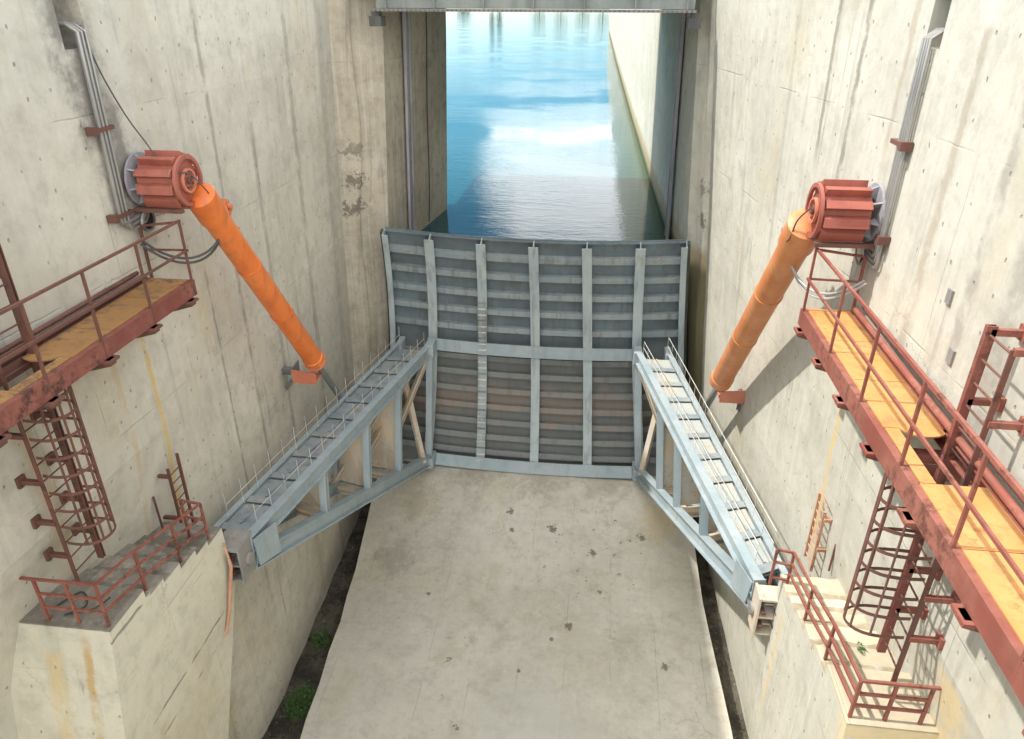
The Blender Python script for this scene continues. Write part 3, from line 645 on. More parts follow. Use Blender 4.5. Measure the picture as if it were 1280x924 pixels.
# diagonal edge brackets above the arms
# ---- arms
def arm(side):
    s_ = side
    if s_ < 0:
        UI0, UI1 = V((-4.74, 10.15, 6.98)), V((-3.36, 20.3, 6.52)); UO0, UO1 = V((-5.52, 10.15, 7.0)), V((-4.36, 20.3, 6.52)); LI0, LI1 = V((-4.76, 10.25, 6.50)), V((-3.44, 19.75, 2.55)); LO0, LO1 = V((-5.5, 10.6, 6.55)), V((-4.6, 19.75, 2.55))
    else:
        UI0, UI1 = V((4.92, 9.9, 7.22)), V((3.22, 20.3, 6.65)); UO0, UO1 = V((5.42, 10.1, 7.22)), V((4.15, 20.3, 6.65)); LI0, LI1 = V((4.92, 10.05, 6.85)), V((3.5, 19.75, 2.68)); LO0, LO1 = V((5.5, 10.5, 6.8)), V((4.6, 19.75, 2.68))
    word = 'left' if s_ < 0 else 'right'
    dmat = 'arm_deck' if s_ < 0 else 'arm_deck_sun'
    a = part('radial_arm', MB().ibeam(UI0, UI1, .20, .36, .03), 'arm_paint', gate, label='shaded arm on the left, dull blue-grey' if s_ < 0 else 'sunlit arm on the right, pale blue with rusty web plates')
    part('chord', MB().ibeam(UO0, UO1, .12, .34, .03), 'arm_paint', a)
    part('chord', MB().ibeam(LI0, LI1, .22, .38, .03), 'arm_paint', a)
    part('chord', MB().ibeam(LO0, LO1, .26, .34, .03), 'arm_paint', a)
    stations = (.905, .73, .52, .29) if s_ < 0 else (.905, .70, .52, .30)
    for j, t in enumerate(stations):
        pu, pl = UI0.lerp(UI1, t), LI0.lerp(LI1, t); pu2, pl2 = UO0.lerp(UO1, t), LO0.lerp(LO1, t)
        if j == 0: continue
        part('post', MB().ibeam(pu-V((0, 0, .18)), pl+V((0, 0, .18)), .18, .18, .025, (0, 1, 0)), 'arm_paint', a)
        part('post', MB().ibeam(pu2-V((0, 0, .18)), pl2+V((0, 0, .18)), .18, .18, .025, (0, 1, 0)), 'arm_paint', a)
        # cross web plate with a flanged rim
        e = .10*s_
        A, B, C_, D_ = pu+V((e, 0, -.2)), pu2+V((-e, 0, -.2)), pl2+V((-e, 0, .2)), pl+V((e, 0, .2))
        if j < 4:
            mid = A.lerp(B, .5).lerp(D_.lerp(C_, .5), .5)
            k_ = .86
            mb = MB().hexa([A+V((0, .06, 0)), B+V((0, .06, 0)), C_+V((0, .06, 0)), D_+V((0, .06, 0))], [A+V((0, .09, 0)), B+V((0, .09, 0)), C_+V((0, .09, 0)), D_+V((0, .09, 0))])
            part('web_plate', mb, 'arm_web', a)
        part('cross_tie', MB().ibeam(pl, pl2, .2, .2, .02), 'arm_web', a)
    # diagonals
    def dg(t1, t2, up=True):
        p = (UI0.lerp(UI1, t1)); q = LO0.lerp(LO1, t2)
        part('brace', MB().ibeam(p-V((0, 0, .15)), q+V((0, 0, .15)), .14, .14, .02), 'arm_web', a)
    dg(.97, .90); dg(.60, .50); dg(.80, .68)
    part('brace', MB().ibeam(UO0.lerp(UO1, .97), LI0.lerp(LI1, .93), .16, .16, .02), 'arm_web', a)
    # end strut up the gate face
    part('post', MB().ibeam(UI0.lerp(UI1, .985)-V((0, 0, .2)), LI0.lerp(LI1, .985)+V((0, 0, .2)), .20, .18, .025, (0, 1, 0)), 'arm_paint', a)
    part('post', MB().ibeam(UO0.lerp(UO1, .985)-V((0, 0, .2)), LO0.lerp(LO1, .985)+V((0, 0, .2)), .20, .18, .025, (0, 1, 0)), 'arm_paint', a)
    part('end_gusset', MB().beam(UI1+V((0, -.32, .0)), UI1+V((0, .2, .0)), .27, .44), 'arm_paint', a, bevel=.02)
    part('end_gusset', MB().beam(LI1+V((0, -.35, 0)), LI1+V((0, .25, 0)), .28, .40), 'arm_paint', a, bevel=.02)
    part('end_gusset', MB().beam(UO1+V((0, -.3, .0)), UO1+V((0, .3, .0)), .18, .40), 'arm_paint', a, bevel=.02)
    # apex plate where the chords meet
    mb = MB()
    i0, i1 = UI0.lerp(UI1, .0), UI0.lerp(UI1, .075); j0, j1 = LI0.lerp(LI1, .0), LI0.lerp(LI1, .075)
    for dx in (-.13*1, .11):
        mb.hexa([i0+V((dx, 0, .12)), i1+V((dx, 0, .0)), j1+V((dx, 0, -.1)), j0+V((dx, 0, -.15))], [i0+V((dx+.02, 0, .12)), i1+V((dx+.02, 0, .0)), j1+V((dx+.02, 0, -.1)), j0+V((dx+.02, 0, -.15))])
    part('apex_plate', mb, 'arm_paint', a)
    for P_, D_ in ((UI0, UI1), (UO0, UO1), (LI0, LI1)):
        dd = (D_-P_).normalized(); part('end_cap', MB().beam(P_-dd*.02, P_, .22, .40), 'arm_paint', a)
    # floor of the walkway between the chords
    n = 10
    for k in range(n):
        t0, t1 = .03+.93*k/n, .03+.93*(k+1)/n-.012
        A, B = UI0.lerp(UI1, t0), UO0.lerp(UO1, t0); C_, D_ = UO0.lerp(UO1, t1), UI0.lerp(UI1, t1)
        o = V((0, 0, .10)); dn = V((0, 0, .075)); inn = .08*s_
        A, D_ = A+V((inn, 0, 0)), D_+V((inn, 0, 0)); B, C_ = B-V((inn, 0, 0)), C_-V((inn, 0, 0))
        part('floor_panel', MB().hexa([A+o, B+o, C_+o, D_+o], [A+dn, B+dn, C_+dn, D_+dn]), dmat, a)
        part('cross_beam', MB().ibeam(A+V((0, 0, .10)), B+V((0, 0, .10)), .20, .10, .02), 'arm_deck', a)
        m1 = A.lerp(B, .5); m2 = D_.lerp(C_, .5)
        part('floor_rib', MB().beam(m1+V((0, .14, .12)), m2+V((0, -.05, .12)), .04, .05), dmat, a)
    # wire railing both sides: slender stanchions with two wires
    hgt = .62 if s_ < 0 else .60
    for O, (a0, a1) in (('in', (UI0, UI1)), ('out', (UO0, UO1))):
        dx = (-.10 if O == 'in' else .10)*s_; npost = 18; proto = None
        if s_ > 0 and O == 'in': hh = .42
        elif O == 'out': hh = hgt
        else: hh = .45
        locs = [a0.lerp(a1, .05+.92*k/(npost-1))+V((-dx, 0, .17)) for k in range(npost)]
        p0 = part('stanchion', MB().box(locs[0].x-.005, locs[0].x+.005, locs[0].y-.005, locs[0].y+.005, locs[0].z, locs[0].z+hh), 'wire_pale', a)
        copies('stanchion', p0, [l+V((0, 0, hh/2)) for l in locs[1:]], a)
        for f_ in ((.5, .98) if s_ > 0 else (.55,)):
            pts = []
            for l in locs: pts.append(l+V((0, 0, hh*f_)))
            part('rail_wire', MB().tube(pts, .009 if s_ > 0 else .006, 4), 'wire_pale', a)
    return a
armL = arm(-1); armR = arm(1)

# trunnion anchorages at the wall ends of the arms
def trunnion(side):
    s_ = side
    if s_ < 0: c_ = V((-4.96, 9.90, 6.84)); lab = 'dark grey box-shaped steel anchorage holding the shaded left arm'
    else: c_ = V((5.06, 9.62, 6.98)); lab = 'cream steel anchorage with round holes holding the sunlit right arm'
    t = thing('trunnion_anchorage', lab, 'bracket', c_)
    w_, h_, d_ = .56, .72, .46; M = 'anchor_steel'
    if s_ > 0: w_, h_, d_ = .42, .78, .36
    if s_ > 0: M = 'arm_web'
    for dz in (-h_/2, 0, h_/2): part('shelf_plate', MB().box(c_.x-w_/2, c_.x+w_/2, c_.y-d_/2, c_.y+d_/2, c_.z+dz-.02, c_.z+dz+.02), M, t)
    for dx in (-w_/2, w_/2): part('cheek_plate', MB().box(c_.x+dx-.02, c_.x+dx+.02, c_.y-d_/2-.02, c_.y+d_/2+.02, c_.z-h_/2-.05, c_.z+h_/2+.05), M, t)
    part('back_plate', MB().box(c_.x-w_/2, c_.x+w_/2, c_.y+d_/2, c_.y+d_/2+.03, c_.z-h_/2, c_.z+h_/2), 'dark_void' if s_ < 0 else 'arm_web', t)
    hub = part('pin', MB().tube([(c_.x-w_/2-.08, c_.y+.05, c_.z-.02), (c_.x+w_/2+.08, c_.y+.05, c_.z-.02)], .12, 16), 'anchor_steel', t, smooth=True)
    for dx in (-.12, .1):
        for dz in (-.18, .14):
            part('bolt', MB().tube([(c_.x+dx, c_.y-d_/2-.05, c_.z+dz), (c_.x+dx, c_.y-d_/2+.1, c_.z+dz)], .035, 6), 'rust_dark', t)
    if s_ < 0:
        part('shim_plate', MB().hexa([c_+V((-.28, -.2, .34)), c_+V((.24, -.22, .34)), c_+V((.30, .32, .40)), c_+V((-.2, .35, .40))], [c_+V((-.28, -.2, .37)), c_+V((.24, -.22, .37)), c_+V((.30, .32, .43)), c_+V((-.2, .35, .43))]), M, t)
    # beam carrying the load into the wall block
    part('anchor_beam', MB().ibeam(c_+V((-.1*s_, .1, -.05)), c_+V((.8*s_, .15, -.05)), .3, .5, .03), M, t)
trunnion(-1); trunnion(1)

# ------------------------------------------------------------------ hoist drums (trunnion housings of the hydraulic cylinders) and cylinders
DC = {-1: V((-4.94, 10.98, 13.87)), 1: V((4.92, 11.05, 13.70))}
def drum(side):
    s_ = side; c_ = DC[s_]; xw = XL(c_.y, c_.z) if s_ < 0 else XR(c_.y, c_.z); xw = xw - .06*s_
    lab = 'dull red ribbed drum housing on the shaded left wall' if s_ < 0 else 'bright salmon red ribbed drum housing on the sunlit right wall'
    t = thing('hoist_housing', lab, 'drum', c_); r0 = .40; L_ = abs(xw-c_.x)-.16
    xin = c_.x; xout = c_.x+s_*L_
    part('barrel', MB().tube([(xin+s_*.04, c_.y, c_.z), (xout, c_.y, c_.z)], r0-.06, 28), 'red_drum', t, smooth=True)
    fin = MB(); nf = 10
    # ribbed jacket: flat sunk panel then a raised channel, all round
    for k in range(nf):
        a = 2*math.pi*(k+.35)/nf; ra = V((0, math.cos(a), math.sin(a))); ta = V((0, -math.sin(a), math.cos(a)))
        mid = V((0, c_.y, c_.z))+ra*(r0-.005)
        p, q = V((xin+s_*.05, mid.y, mid.z)), V((xout-s_*.02, mid.y, mid.z))
        mbf = MB().hexa([p+ta*.04-ra*.07, p-ta*.10-ra*.07, p-ta*.085+ra*.02, p+ta*.04+ra*.075], [q+ta*.04-ra*.07, q-ta*.10-ra*.07, q-ta*.085+ra*.02, q+ta*.04+ra*.075])
        part('fin', mbf, 'red_drum', t, bevel=.006)
    part('front_flange', MB().ring((xin, c_.y, c_.z), (1, 0, 0), .345, r0+.01, .05), 'red_drum', t, smooth=True)
    part('front_disc', MB().tube([(xin+s_*.10, c_.y, c_.z), (xin+s_*.14, c_.y, c_.z)], .32, 28), 'red_drum', t, smooth=True)
    hb = part('hub', MB().tube([(xin+s_*.10, c_.y, c_.z), (xin-s_*.0, c_.y, c_.z)], .19, 24), 'red_drum', t, smooth=True)
    part('hub_ring', MB().ring((xin-s_*.015, c_.y, c_.z), (1, 0, 0), .165, .195, .04), 'salmon_paint', hb)
    part('shaft', MB().tube([(xin-s_*.04, c_.y, c_.z), (xin+s_*.1, c_.y, c_.z)], .055, 12), 'rust_dark', hb, smooth=True)
    for k in range(8):
        a = 2*math.pi*k/8+.3; y, z = c_.y+.12*math.cos(a), c_.z+.12*math.sin(a)
        part('bolt', MB().tube([(xin-s_*.025, y, z), (xin+s_*.02, y, z)], .018, 6), 'rust_dark', hb)
    part('wall_flange', MB().ring((xw-s_*.03, c_.y, c_.z), (1, 0, 0), .2, r0+.03, .04), 'guide_steel', t)
    for k in range(8):
        a = 2*math.pi*k/8+.2; ra = V((0, math.cos(a), math.sin(a))); ta = V((0, -math.sin(a), math.cos(a)))
        base = V((xout, c_.y, c_.z)); q = V((xw-s_*.05, c_.y, c_.z))
        part('gusset', MB().hexa([base+ra*.28-ta*.012, base+ra*.28+ta*.012, base+ra*.36+ta*.012, base+ra*.36-ta*.012], [q+ra*.2-ta*.012, q+ra*.2+ta*.012, q+ra*.42+ta*.012, q+ra*.42-ta*.012]), 'guide_steel', t)
    # sill bar below the housing
    part('sill_bar', MB().beam((xin, c_.y-.33, c_.z-.42), (xw, c_.y-.30, c_.z-.42), .10, .06), 'rust_dark', t)
drum(-1); drum(1)

def cylinder(side):
    s_ = side; om = 'orange_paint' if s_ < 0 else 'orange_paint_dull'
    c_ = DC[s_].copy(); c_.x = 4.92*s_
    if s_ < 0: E_ = V((-4.95, 14.93, 8.58)); RE = V((0, 0, 0)); lab = 'bright orange hydraulic cylinder slanting down the shaded left wall'
    else: E_ = V((4.95, 15.85, 8.22)); RE = V((0, 0, 0)); lab = 'faded orange hydraulic cylinder slanting down the sunlit right wall'
    d_ = (E_-c_).normalized(); S_ = c_+d_*.30
    t = thing('hydraulic_cylinder', lab, 'hydraulic cylinder', S_)
    RE = E_+d_*4.8; L_ = (E_-S_).length; K_ = 1.12 if s_ < 0 else 1.22
    part('barrel', MB().tube([S_, S_+d_*.06, S_+d_*.62, S_+d_*.64, E_-d_*.3, E_-d_*.28, E_], [r*K_ for r in (.16, .235, .235, .205, .205, .225, .225)], 28), om, t, smooth=True)
    up = V((0, 0, 1)).cross(d_).cross(d_)*-1
    side_n = (V((-s_, 0, 0)) - d_*V((-s_, 0, 0)).dot(d_)).normalized(); top = d_.cross(V((s_, 0, 0))); 
    if top.z < 0: top = -top
    part('rod', MB().tube([E_-d_*.1, RE], .085, 14), 'rod_steel', t, smooth=True)
    # valve block and oil line on top of the barrel
    vb = S_+d_*.75+top*.30
    part('valve_block', MB().beam(vb-d_*.15, vb+d_*.15, .24, .16, top), om, t, bevel=.01)
    part('valve', MB().tube([vb-side_n*.18, vb+side_n*.18+top*.02], .05, 10), 'salmon_paint', t, smooth=True)
    part('valve', MB().tube([vb+d_*.08+top*.04, vb+d_*.08+top*.22], .04, 10), 'anchor_steel', t, smooth=True)
    off = top*.16+side_n*.17
    off = top*.245*K_+side_n*.04
    q = [S_+d_*.9+off, S_+d_*1.3+off, E_-d_*.35+off, E_-d_*.1+off*.9]
    part('oil_line', MB().tube(q, .022, 6), 'rust_dark', t)
    for k in range(4):
        p = S_+d_*(1.3+(L_-1.9)*k/3)+off
        part('line_clamp', MB().beam(p-side_n*.05-top*.03, p+side_n*.06-top*.03, .05, .05, top), 'salmon_paint', t)
    for f_ in (.34, .62):
        part('band', MB().ring(S_+d_*(L_*f_), d_, .19*K_, .218*K_, .05), om, t, smooth=True)
    part('head_flange', MB().ring(E_-d_*.04, d_, .10, .265, .07), 'salmon_paint', t, smooth=True)
    for k in range(10):
        a = 2*math.pi*k/10; b1 = d_.orthogonal().normalized(); b2 = d_.cross(b1); p = E_+(b1*math.cos(a)+b2*math.sin(a))*.235
        part('bolt', MB().tube([p-d_*.09, p+d_*.03], .02, 6), 'rust_dark', t)
    for sgn in (-1, 1):
        p = S_+d_*.05+side_n*.2*sgn
    # hoses from the valve block looping back up to the wall
    wallx = (XL if s_ < 0 else XR)(11, 12.5)
    for k in range(2):
        o = V((0, .05*k, -.07*k)); h0 = vb+side_n*(.12-.14*k)-d_*.02
        mid1 = vb+V((0, -.12+.1*k, -.75)); mid2 = V((lerp(c_.x, wallx, .25), c_.y-.15, c_.z-1.62-.1*k)); end = V((wallx-.1*s_, c_.y-.35-.1*k, c_.z-.95))
        pts = []
        P0, P1, P2, P3 = h0, mid1+o, mid2+o, end
        for j in range(17):
            u = j/16
            pts.append(P0*(1-u)**3+P1*3*u*(1-u)**2+P2*3*u*u*(1-u)+P3*u**3)
        part('hose', MB().tube(pts, .022, 7), 'hose_grey' if s_ > 0 else 'rubber', t, smooth=True)
    # saddle bracket on the wall that steadies the lower end
    if s_ < 0: b0 = E_+V((-.28, .0, -.34)); lab2 = 'salmon painted saddle bracket under the end of the bright orange cylinder'
    else: b0 = E_+V((.30, -.02, -.30)); lab2 = 'salmon painted saddle bracket under the end of the faded orange cylinder'
    wx = (XL if s_ < 0 else XR)(b0.y, b0.z)
    bt = thing('saddle_bracket', lab2, 'bracket', b0)
    xi = b0.x-.30*s_; xo = b0.x+.30*s_
    part('saddle_plate', MB().hexa([(xi, b0.y-.17, b0.z-.20), (xo, b0.y-.17, b0.z-.20), (xo, b0.y-.15, b0.z-.20), (xi, b0.y-.15, b0.z-.20)], [(xi, b0.y-.17, b0.z+.10), (xo, b0.y-.17, b0.z+.17), (xo, b0.y-.15, b0.z+.17), (xi, b0.y-.15, b0.z+.10)]), 'salmon_paint', bt)
    part('base_plate', MB().box(min(xi, xo), max(xi, xo), b0.y-.15, b0.y+.30, b0.z-.14, b0.z-.11), 'salmon_paint', bt)
    part('side_plate', MB().hexa([(xo, b0.y-.17, b0.z-.12), (xo, b0.y+.3, b0.z-.12), (xo, b0.y+.3, b0.z+.2), (xo, b0.y-.17, b0.z+.17)], [(xo+.03*s_, b0.y-.17, b0.z-.12), (xo+.03*s_, b0.y+.3, b0.z-.12), (xo+.03*s_, b0.y+.3, b0.z+.2), (xo+.03*s_, b0.y-.17, b0.z+.17)]), 'anchor_steel', bt)
    part('strut', MB().ibeam((xo, b0.y+.08, b0.z+.02), (wx, b0.y+.12, b0.z-.03), .18, .16, .02), 'anchor_steel', bt)
    part('strut', MB().ibeam((xo, b0.y+.08, b0.z-.08), (wx, b0.y+.12, b0.z-.55), .12, .1, .02), 'anchor_steel', bt)
cylinder(-1); cylinder(1)

# ------------------------------------------------------------------ conduits on the walls
def conduits(side):
    s_ = side; X = (XL if s_ < 0 else XR)
    if s_ < 0: yt, zt, yb, zb = 10.42, 16.05, 10.34, 13.35; lab = 'bundle of grey conduit pipes down the stained left wall to its drum'
    else: yt, zt, yb, zb = 10.78, 16.05, 10.72, 13.25; lab = 'bundle of grey conduit pipes down the sunlit right wall to its drum'
    t = thing('conduit_run', lab, 'pipes', (X(yb, zb), yb, zb))
    n = 4 if s_ > 0 else 3; mat = 'pipe_grey'
    for k in range(n):
        o = (.07*k if s_ > 0 else -.085*k+.1); r_ = (.033 if s_ < 0 and k == 2 else .024)
        x = lambda y, z: X(y, z)-.075*s_
        turn = .10+.07*k if s_ > 0 else .28-.07*k
        y = yt-o if s_ > 0 else yt+o; yl = yb-o if s_ > 0 else yb+o
        zlow = zb-.05-(.07*k if s_ > 0 else .07*(2-k))
        pts = [(X(y, zt)+.35*s_, y, zt+.12), (X(y, zt)+.06*s_, y, zt+.12), (x(y, zt), y, zt+.02)] + [(x(y, z), lerp(y, yl, (zt-z)/(zt-zlow)), z) for z in (15.2, 14.6, 14.0)]
        pts += [(x(yl, zlow), yl, zlow+.10), (x(yl, zlow), yl+.03, zlow+.03), (x(yl, zlow), yl+.10, zlow)]
        ye = 10.95 if s_ < 0 else 11.1
        pts += [(x(ye, zlow), ye-.1, zlow+.05), (x(ye, zlow), ye, zlow+.14), (X(ye, zlow)+.05*s_, ye+.1, zlow+.2)]
        part('pipe', MB().tube(pts, r_, 8), mat, t, smooth=True)
    for z in (14.75, 13.45):
        yy = lerp(yt, yb, (16-z)/3)
        xx = X(yy, z)
        part('clamp', MB().box(min(xx, xx-.12*s_), max(xx, xx-.12*s_), yy-.26, yy+.22, z-.03, z+.03).box(min(xx, xx-.16*s_), max(xx, xx-.16*s_), yy-.30, yy-.22, z-.06, z+.06), 'rust_dark', t)
conduits(-1); conduits(1)
# black wire on the left wall
def spline(ps, n=8):
    ps = [V(p) for p in ps]; out = []
    for i in range(len(ps)-1):
        p0, p1, p2, p3 = ps[max(i-1, 0)], ps[i], ps[i+1], ps[min(i+2, len(ps)-1)]
        for k in range(n):
            t = k/n; out.append(.5*((2*p1)+(p2-p0)*t+(2*p0-5*p1+4*p2-p3)*t*t+(-p0+3*p1-3*p2+p3)*t**3))
    return out+[ps[-1]]
c_ = DC[-1]
tag(part('cable', MB().tube(spline([(-5.86, 10.56, 16.15), (-5.78, 10.66, 15.5), (-5.68, 10.88, 14.85), (-5.45, 10.95, 14.36), (-5.15, 10.72, 14.02), (-4.86, 10.9, 14.0), (-4.72, 11.25, 13.5), (-4.78, 11.55, 12.98)]), .012, 5), 'rubber', smooth=True),
    'thin black cable sagging from the conduit niche across the left drum', 'cable')
c_ = DC[1]
tag(part('cable', MB().tube(spline([(4.86, 11.02, 13.75), (4.72, 11.1, 13.52), (4.7, 11.25, 13.2), (4.68, 11.55, 13.02), (4.7, 11.6, 12.95)]), .014, 5), 'rust_dark', smooth=True),
    'short rusty cable from the hub of the right drum to its cylinder', 'cable')
for s_, (y, z, r_), lab in ((-1, (10.98, 13.20, .17), 'round dark hose opening below the left drum'), (1, (11.25, 13.05, .2), 'dark hose opening hidden under the right drum')):
    X = XL if s_ < 0 else XR; x = X(y, z)
    t = thing('hose_port', lab, 'opening', (x, y, z))
    part('dark_opening', MB().tube([(x+.01*s_, y, z), (x-.012*s_, y, z)], r_, 18), 'dark_void', t)
    part('rim', MB().ring((x-.02*s_, y, z), (1, 0, 0), r_, r_+.03, .05), 'anchor_steel', t)
    for k in range(3):
        rr = r_+.02+.05*k
        part('hose', MB().tube([(x-(.08+.02*k)*s_, y-rr*math.cos(a)*1.1, z+rr*math.sin(a)*.8) for a in [math.pi*j/12 for j in range(13)]], .018, 6), 'hose_grey', t, smooth=True)

# ------------------------------------------------------------------ wall walkways
def walkway(side):
    s_ = side; X = XL if s_ < 0 else XR
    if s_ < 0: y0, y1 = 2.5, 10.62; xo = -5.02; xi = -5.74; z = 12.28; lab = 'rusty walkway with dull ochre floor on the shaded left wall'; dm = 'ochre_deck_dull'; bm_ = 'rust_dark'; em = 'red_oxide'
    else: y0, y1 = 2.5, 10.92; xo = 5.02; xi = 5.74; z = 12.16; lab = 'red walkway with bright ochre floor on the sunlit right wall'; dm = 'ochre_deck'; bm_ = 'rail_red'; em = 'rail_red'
    t = thing('wall_walkway', lab, 'walkway', (xo, y1, z))
    hatch = (6.28, 7.34) if s_ > 0 else (6.7, 7.62)
    # floor plates
    cuts = [y0, 4.0, 5.3, hatch[0], hatch[1], 8.5, 9.7, y1-.05]
    for a, b in zip(cuts, cuts[1:]):
        if a == hatch[0]:
            # floor either side of the round-cornered ladder hatch
            xa, xb = xo+.05*s_, xo+.20*s_
            part('floor_plate', MB().box(min(xa, xb), max(xa, xb), a+.005, b-.005, z+.02, z+.035), dm, t)
            continue
        part('floor_plate', MB().box(min(xo+.04*s_, xi), max(xo+.04*s_, xi), a+.006, b-.006, z+.02, z+.035), dm, t)
    # curled lip of the cut plate
    hx = [lerp(xo+.20*s_, xi, k/8) for k in range(9)]
    mb = MB()
    for a, b in zip(range(8), range(1, 9)):
        ya = hatch[1]-.16*math.sin(math.pi*a/8)**.5; yb = hatch[1]-.16*math.sin(math.pi*b/8)**.5
        mb.hexa([(hx[a], ya, z+.02), (hx[b], yb, z+.02), (hx[b], hatch[1]+.02, z+.02), (hx[a], hatch[1]+.02, z+.02)], [(hx[a], ya, z+.04), (hx[b], yb, z+.04), (hx[b], hatch[1]+.02, z+.04), (hx[a], hatch[1]+.02, z+.04)])
    part('hatch_lip', mb, dm, t)
    mb = MB().channel((xo, y0, z-.11), (xo, y1, z-.11), .09, .26, .015, (0, 0, 1), 1 if s_ < 0 else -1)
    part('edge_beam', mb, em, t)
    part('edge_beam', MB().channel((xi, y0, z-.06), (xi, y1-.05, z-.06), .09, .2, .015), bm_, t)
    part('wall_pipe', MB().tube([(xi-.02*s_, y0, z+.12), (xi-.02*s_, y1-.2, z+.12)], .045, 10), bm_, t, smooth=True)
    part('wall_pipe', MB().tube([(xi+.1*s_, y0, z+.17), (xi+.1*s_, y1-.2, z+.17)], .035, 10), bm_, t, smooth=True)
    part('end_beam', MB().box(min(xo, xi), max(xo, xi), y1-.05, y1, z-.2, z+.015), em, t)
    # brackets to the wall
    by = [y1-.25, y1-1.35, y1-2.45, y1-3.6, 6.1, 4.8, 3.6]
    for y in by:
        xw = X(y, z)
        part('wall_bracket', MB().hexa([(xo-.10*s_, y-.07, z-.34), (xw, y-.07, z-.62), (xw, y-.07, z-.25), (xo-.10*s_, y-.07, z-.25)], [(xo-.10*s_, y+.07, z-.34), (xw, y+.07, z-.62), (xw, y+.07, z-.25), (xo-.10*s_, y+.07, z-.25)]), bm_, t)
        part('stub_plate', MB().box(xo-.13, xo+.13, y-.12, y+.12, z-.29, z-.25), bm_, t)
    # railing
    if s_ < 0: py = [10.56, 9.35, 8.15, 7.05, 5.9, 4.7, 3.5]
    else: py = [10.8, 9.3, 7.95, 6.6, 5.33, 4.1, 2.9]
    ht = 1.02; xr = xo-.03*s_
    p0 = part('rail_post', MB().box(xr-.017, xr+.017, py[0]-.017, py[0]+.017, z-.22, z+ht), bm_, t)
    copies('rail_post', p0, [wloc(p0)+V((0, y-py[0], 0)) for y in py[1:]], t)
    part('top_rail', MB().beam((xr, py[0]+.02, z+ht+.018), (xr, 2.5, z+ht+.018), .038, .035), bm_, t)
    part('mid_rail', MB().beam((xr-.035*s_, py[0]+.02, z+.55), (xr-.035*s_, 2.5, z+.55), .03, .035), bm_, t)
    # short return rail closing the far end
    part('return_rail', MB().beam((xr, py[0], z+ht), (xi+.02*s_, py[0]+.1, z+ht-.12), .035, .035), bm_, t)
    part('return_rail', MB().beam((xr, py[0], z+.55), (xi+.02*s_, py[0]+.1, z+.5), .03, .03), bm_, t)
    part('rail_post', MB().beam((xi+.02*s_, py[0]+.1, z), (xi+.02*s_, py[0]+.1, z+ht-.1), .04, .04, (0, 1, 0)), bm_, t)
walkway(-1); walkway(1)

# ------------------------------------------------------------------ caged ladders
def cage_ladder(side):
    s_ = side; X = XL if s_ < 0 else XR
    if s_ < 0: ya, yb = 7.12, 7.68; x = -5.66; zt, zb = 14.0, 8.78; ct, cb = 11.9, 9.55; lab = 'rusty caged ladder below the left walkway, standing on the shaded landing'; m1 = 'rust_dark'; m2 = 'rust_dark'; hr = .34
    else: ya, yb = 6.58, 7.05; x = 5.67; zt, zb = 13.62, 9.0; ct, cb = 11.9, 9.75; lab = 'red-brown caged ladder passing through the right walkway hatch'; m1 = 'rust_dark'; m2 = 'rust_dark'; hr = .37
    t = thing('caged_ladder', lab, 'ladder', (x, (ya+yb)/2, zb))
    wide = yb if s_ > 0 else yb
    part('stringer', MB().channel((x, yb, zb), (x, yb, zt), .10, .06, .015, (0, 1, 0)), 'red_oxide' if s_ > 0 else m1, t)
    part('stringer', MB().beam((x, ya, zb-.05), (x, ya, zt-.05), .06, .02, (0, 1, 0)), m1, t)
    z0 = zb+.2; n = int((zt-.1-z0)/.27)
    p0 = part('rung', MB().tube([(x, ya, z0), (x, yb, z0)], .013, 6), m1, t)
    copies('rung', p0, [wloc(p0)+V((0, 0, .27*k)) for k in range(1, n+1)], t)
    # cage hoops and straps
    yc = (ya+yb)/2; hw = (yb-ya)/2
    def hp(a):       # hoop outline from one stringer round to the other
        return V((x-s_*(.06+(.62 if s_ > 0 else .50)*math.sin(a)**.8 if math.sin(a) > 0 else .06), yc-(hw+.08*math.sin(a))*math.cos(a)*1.0, 0))
    hoop = MB(); N_ = 16; pts = [hp(math.pi*k/N_) for k in range(N_+1)]
    for a, b in zip(pts, pts[1:]):
        nrm = (b-a).cross(V((0, 0, 1))).normalized()*.004
        za, zc = V((0, 0, ct-.022)), V((0, 0, ct+.022))
        hoop.hexa([a-nrm+za, a+nrm+za, b+nrm+za, b-nrm+za], [a-nrm+zc, a+nrm+zc, b+nrm+zc, b-nrm+zc])
    h0 = part('hoop', hoop, m2, t)
    nh = 8 if s_ > 0 else 9
    copies('hoop', h0, [wloc(h0)-V((0, 0, (ct-cb)*k/(nh-1))) for k in range(1, nh)], t)
    for k in (3, 6, 8, 10, 13):
        p = pts[k]
        part('cage_strap', MB().beam(p+V((0, 0, cb)), p+V((0, 0, ct+.1)), .035, .012, (s_, .001, 0)), m2, t)
    for z in ([13.55, 12.75, 11.05, 10.4, 9.75] if s_ > 0 else [13.4, 11.35, 10.6, 9.9, 9.3]):
        for y in (ya, yb):
            xw = X(y, z)
            part('wall_clip', MB().box(min(x, xw), max(x, xw), y-.03, y+.03, z-.035, z+.035).box(min(xw, xw-.05*s_), max(xw, xw-.05*s_), y-.07, y+.07, z-.08, z+.08), 'rail_red' if s_ > 0 else m1, t)
cage_ladder(-1); cage_ladder(1)

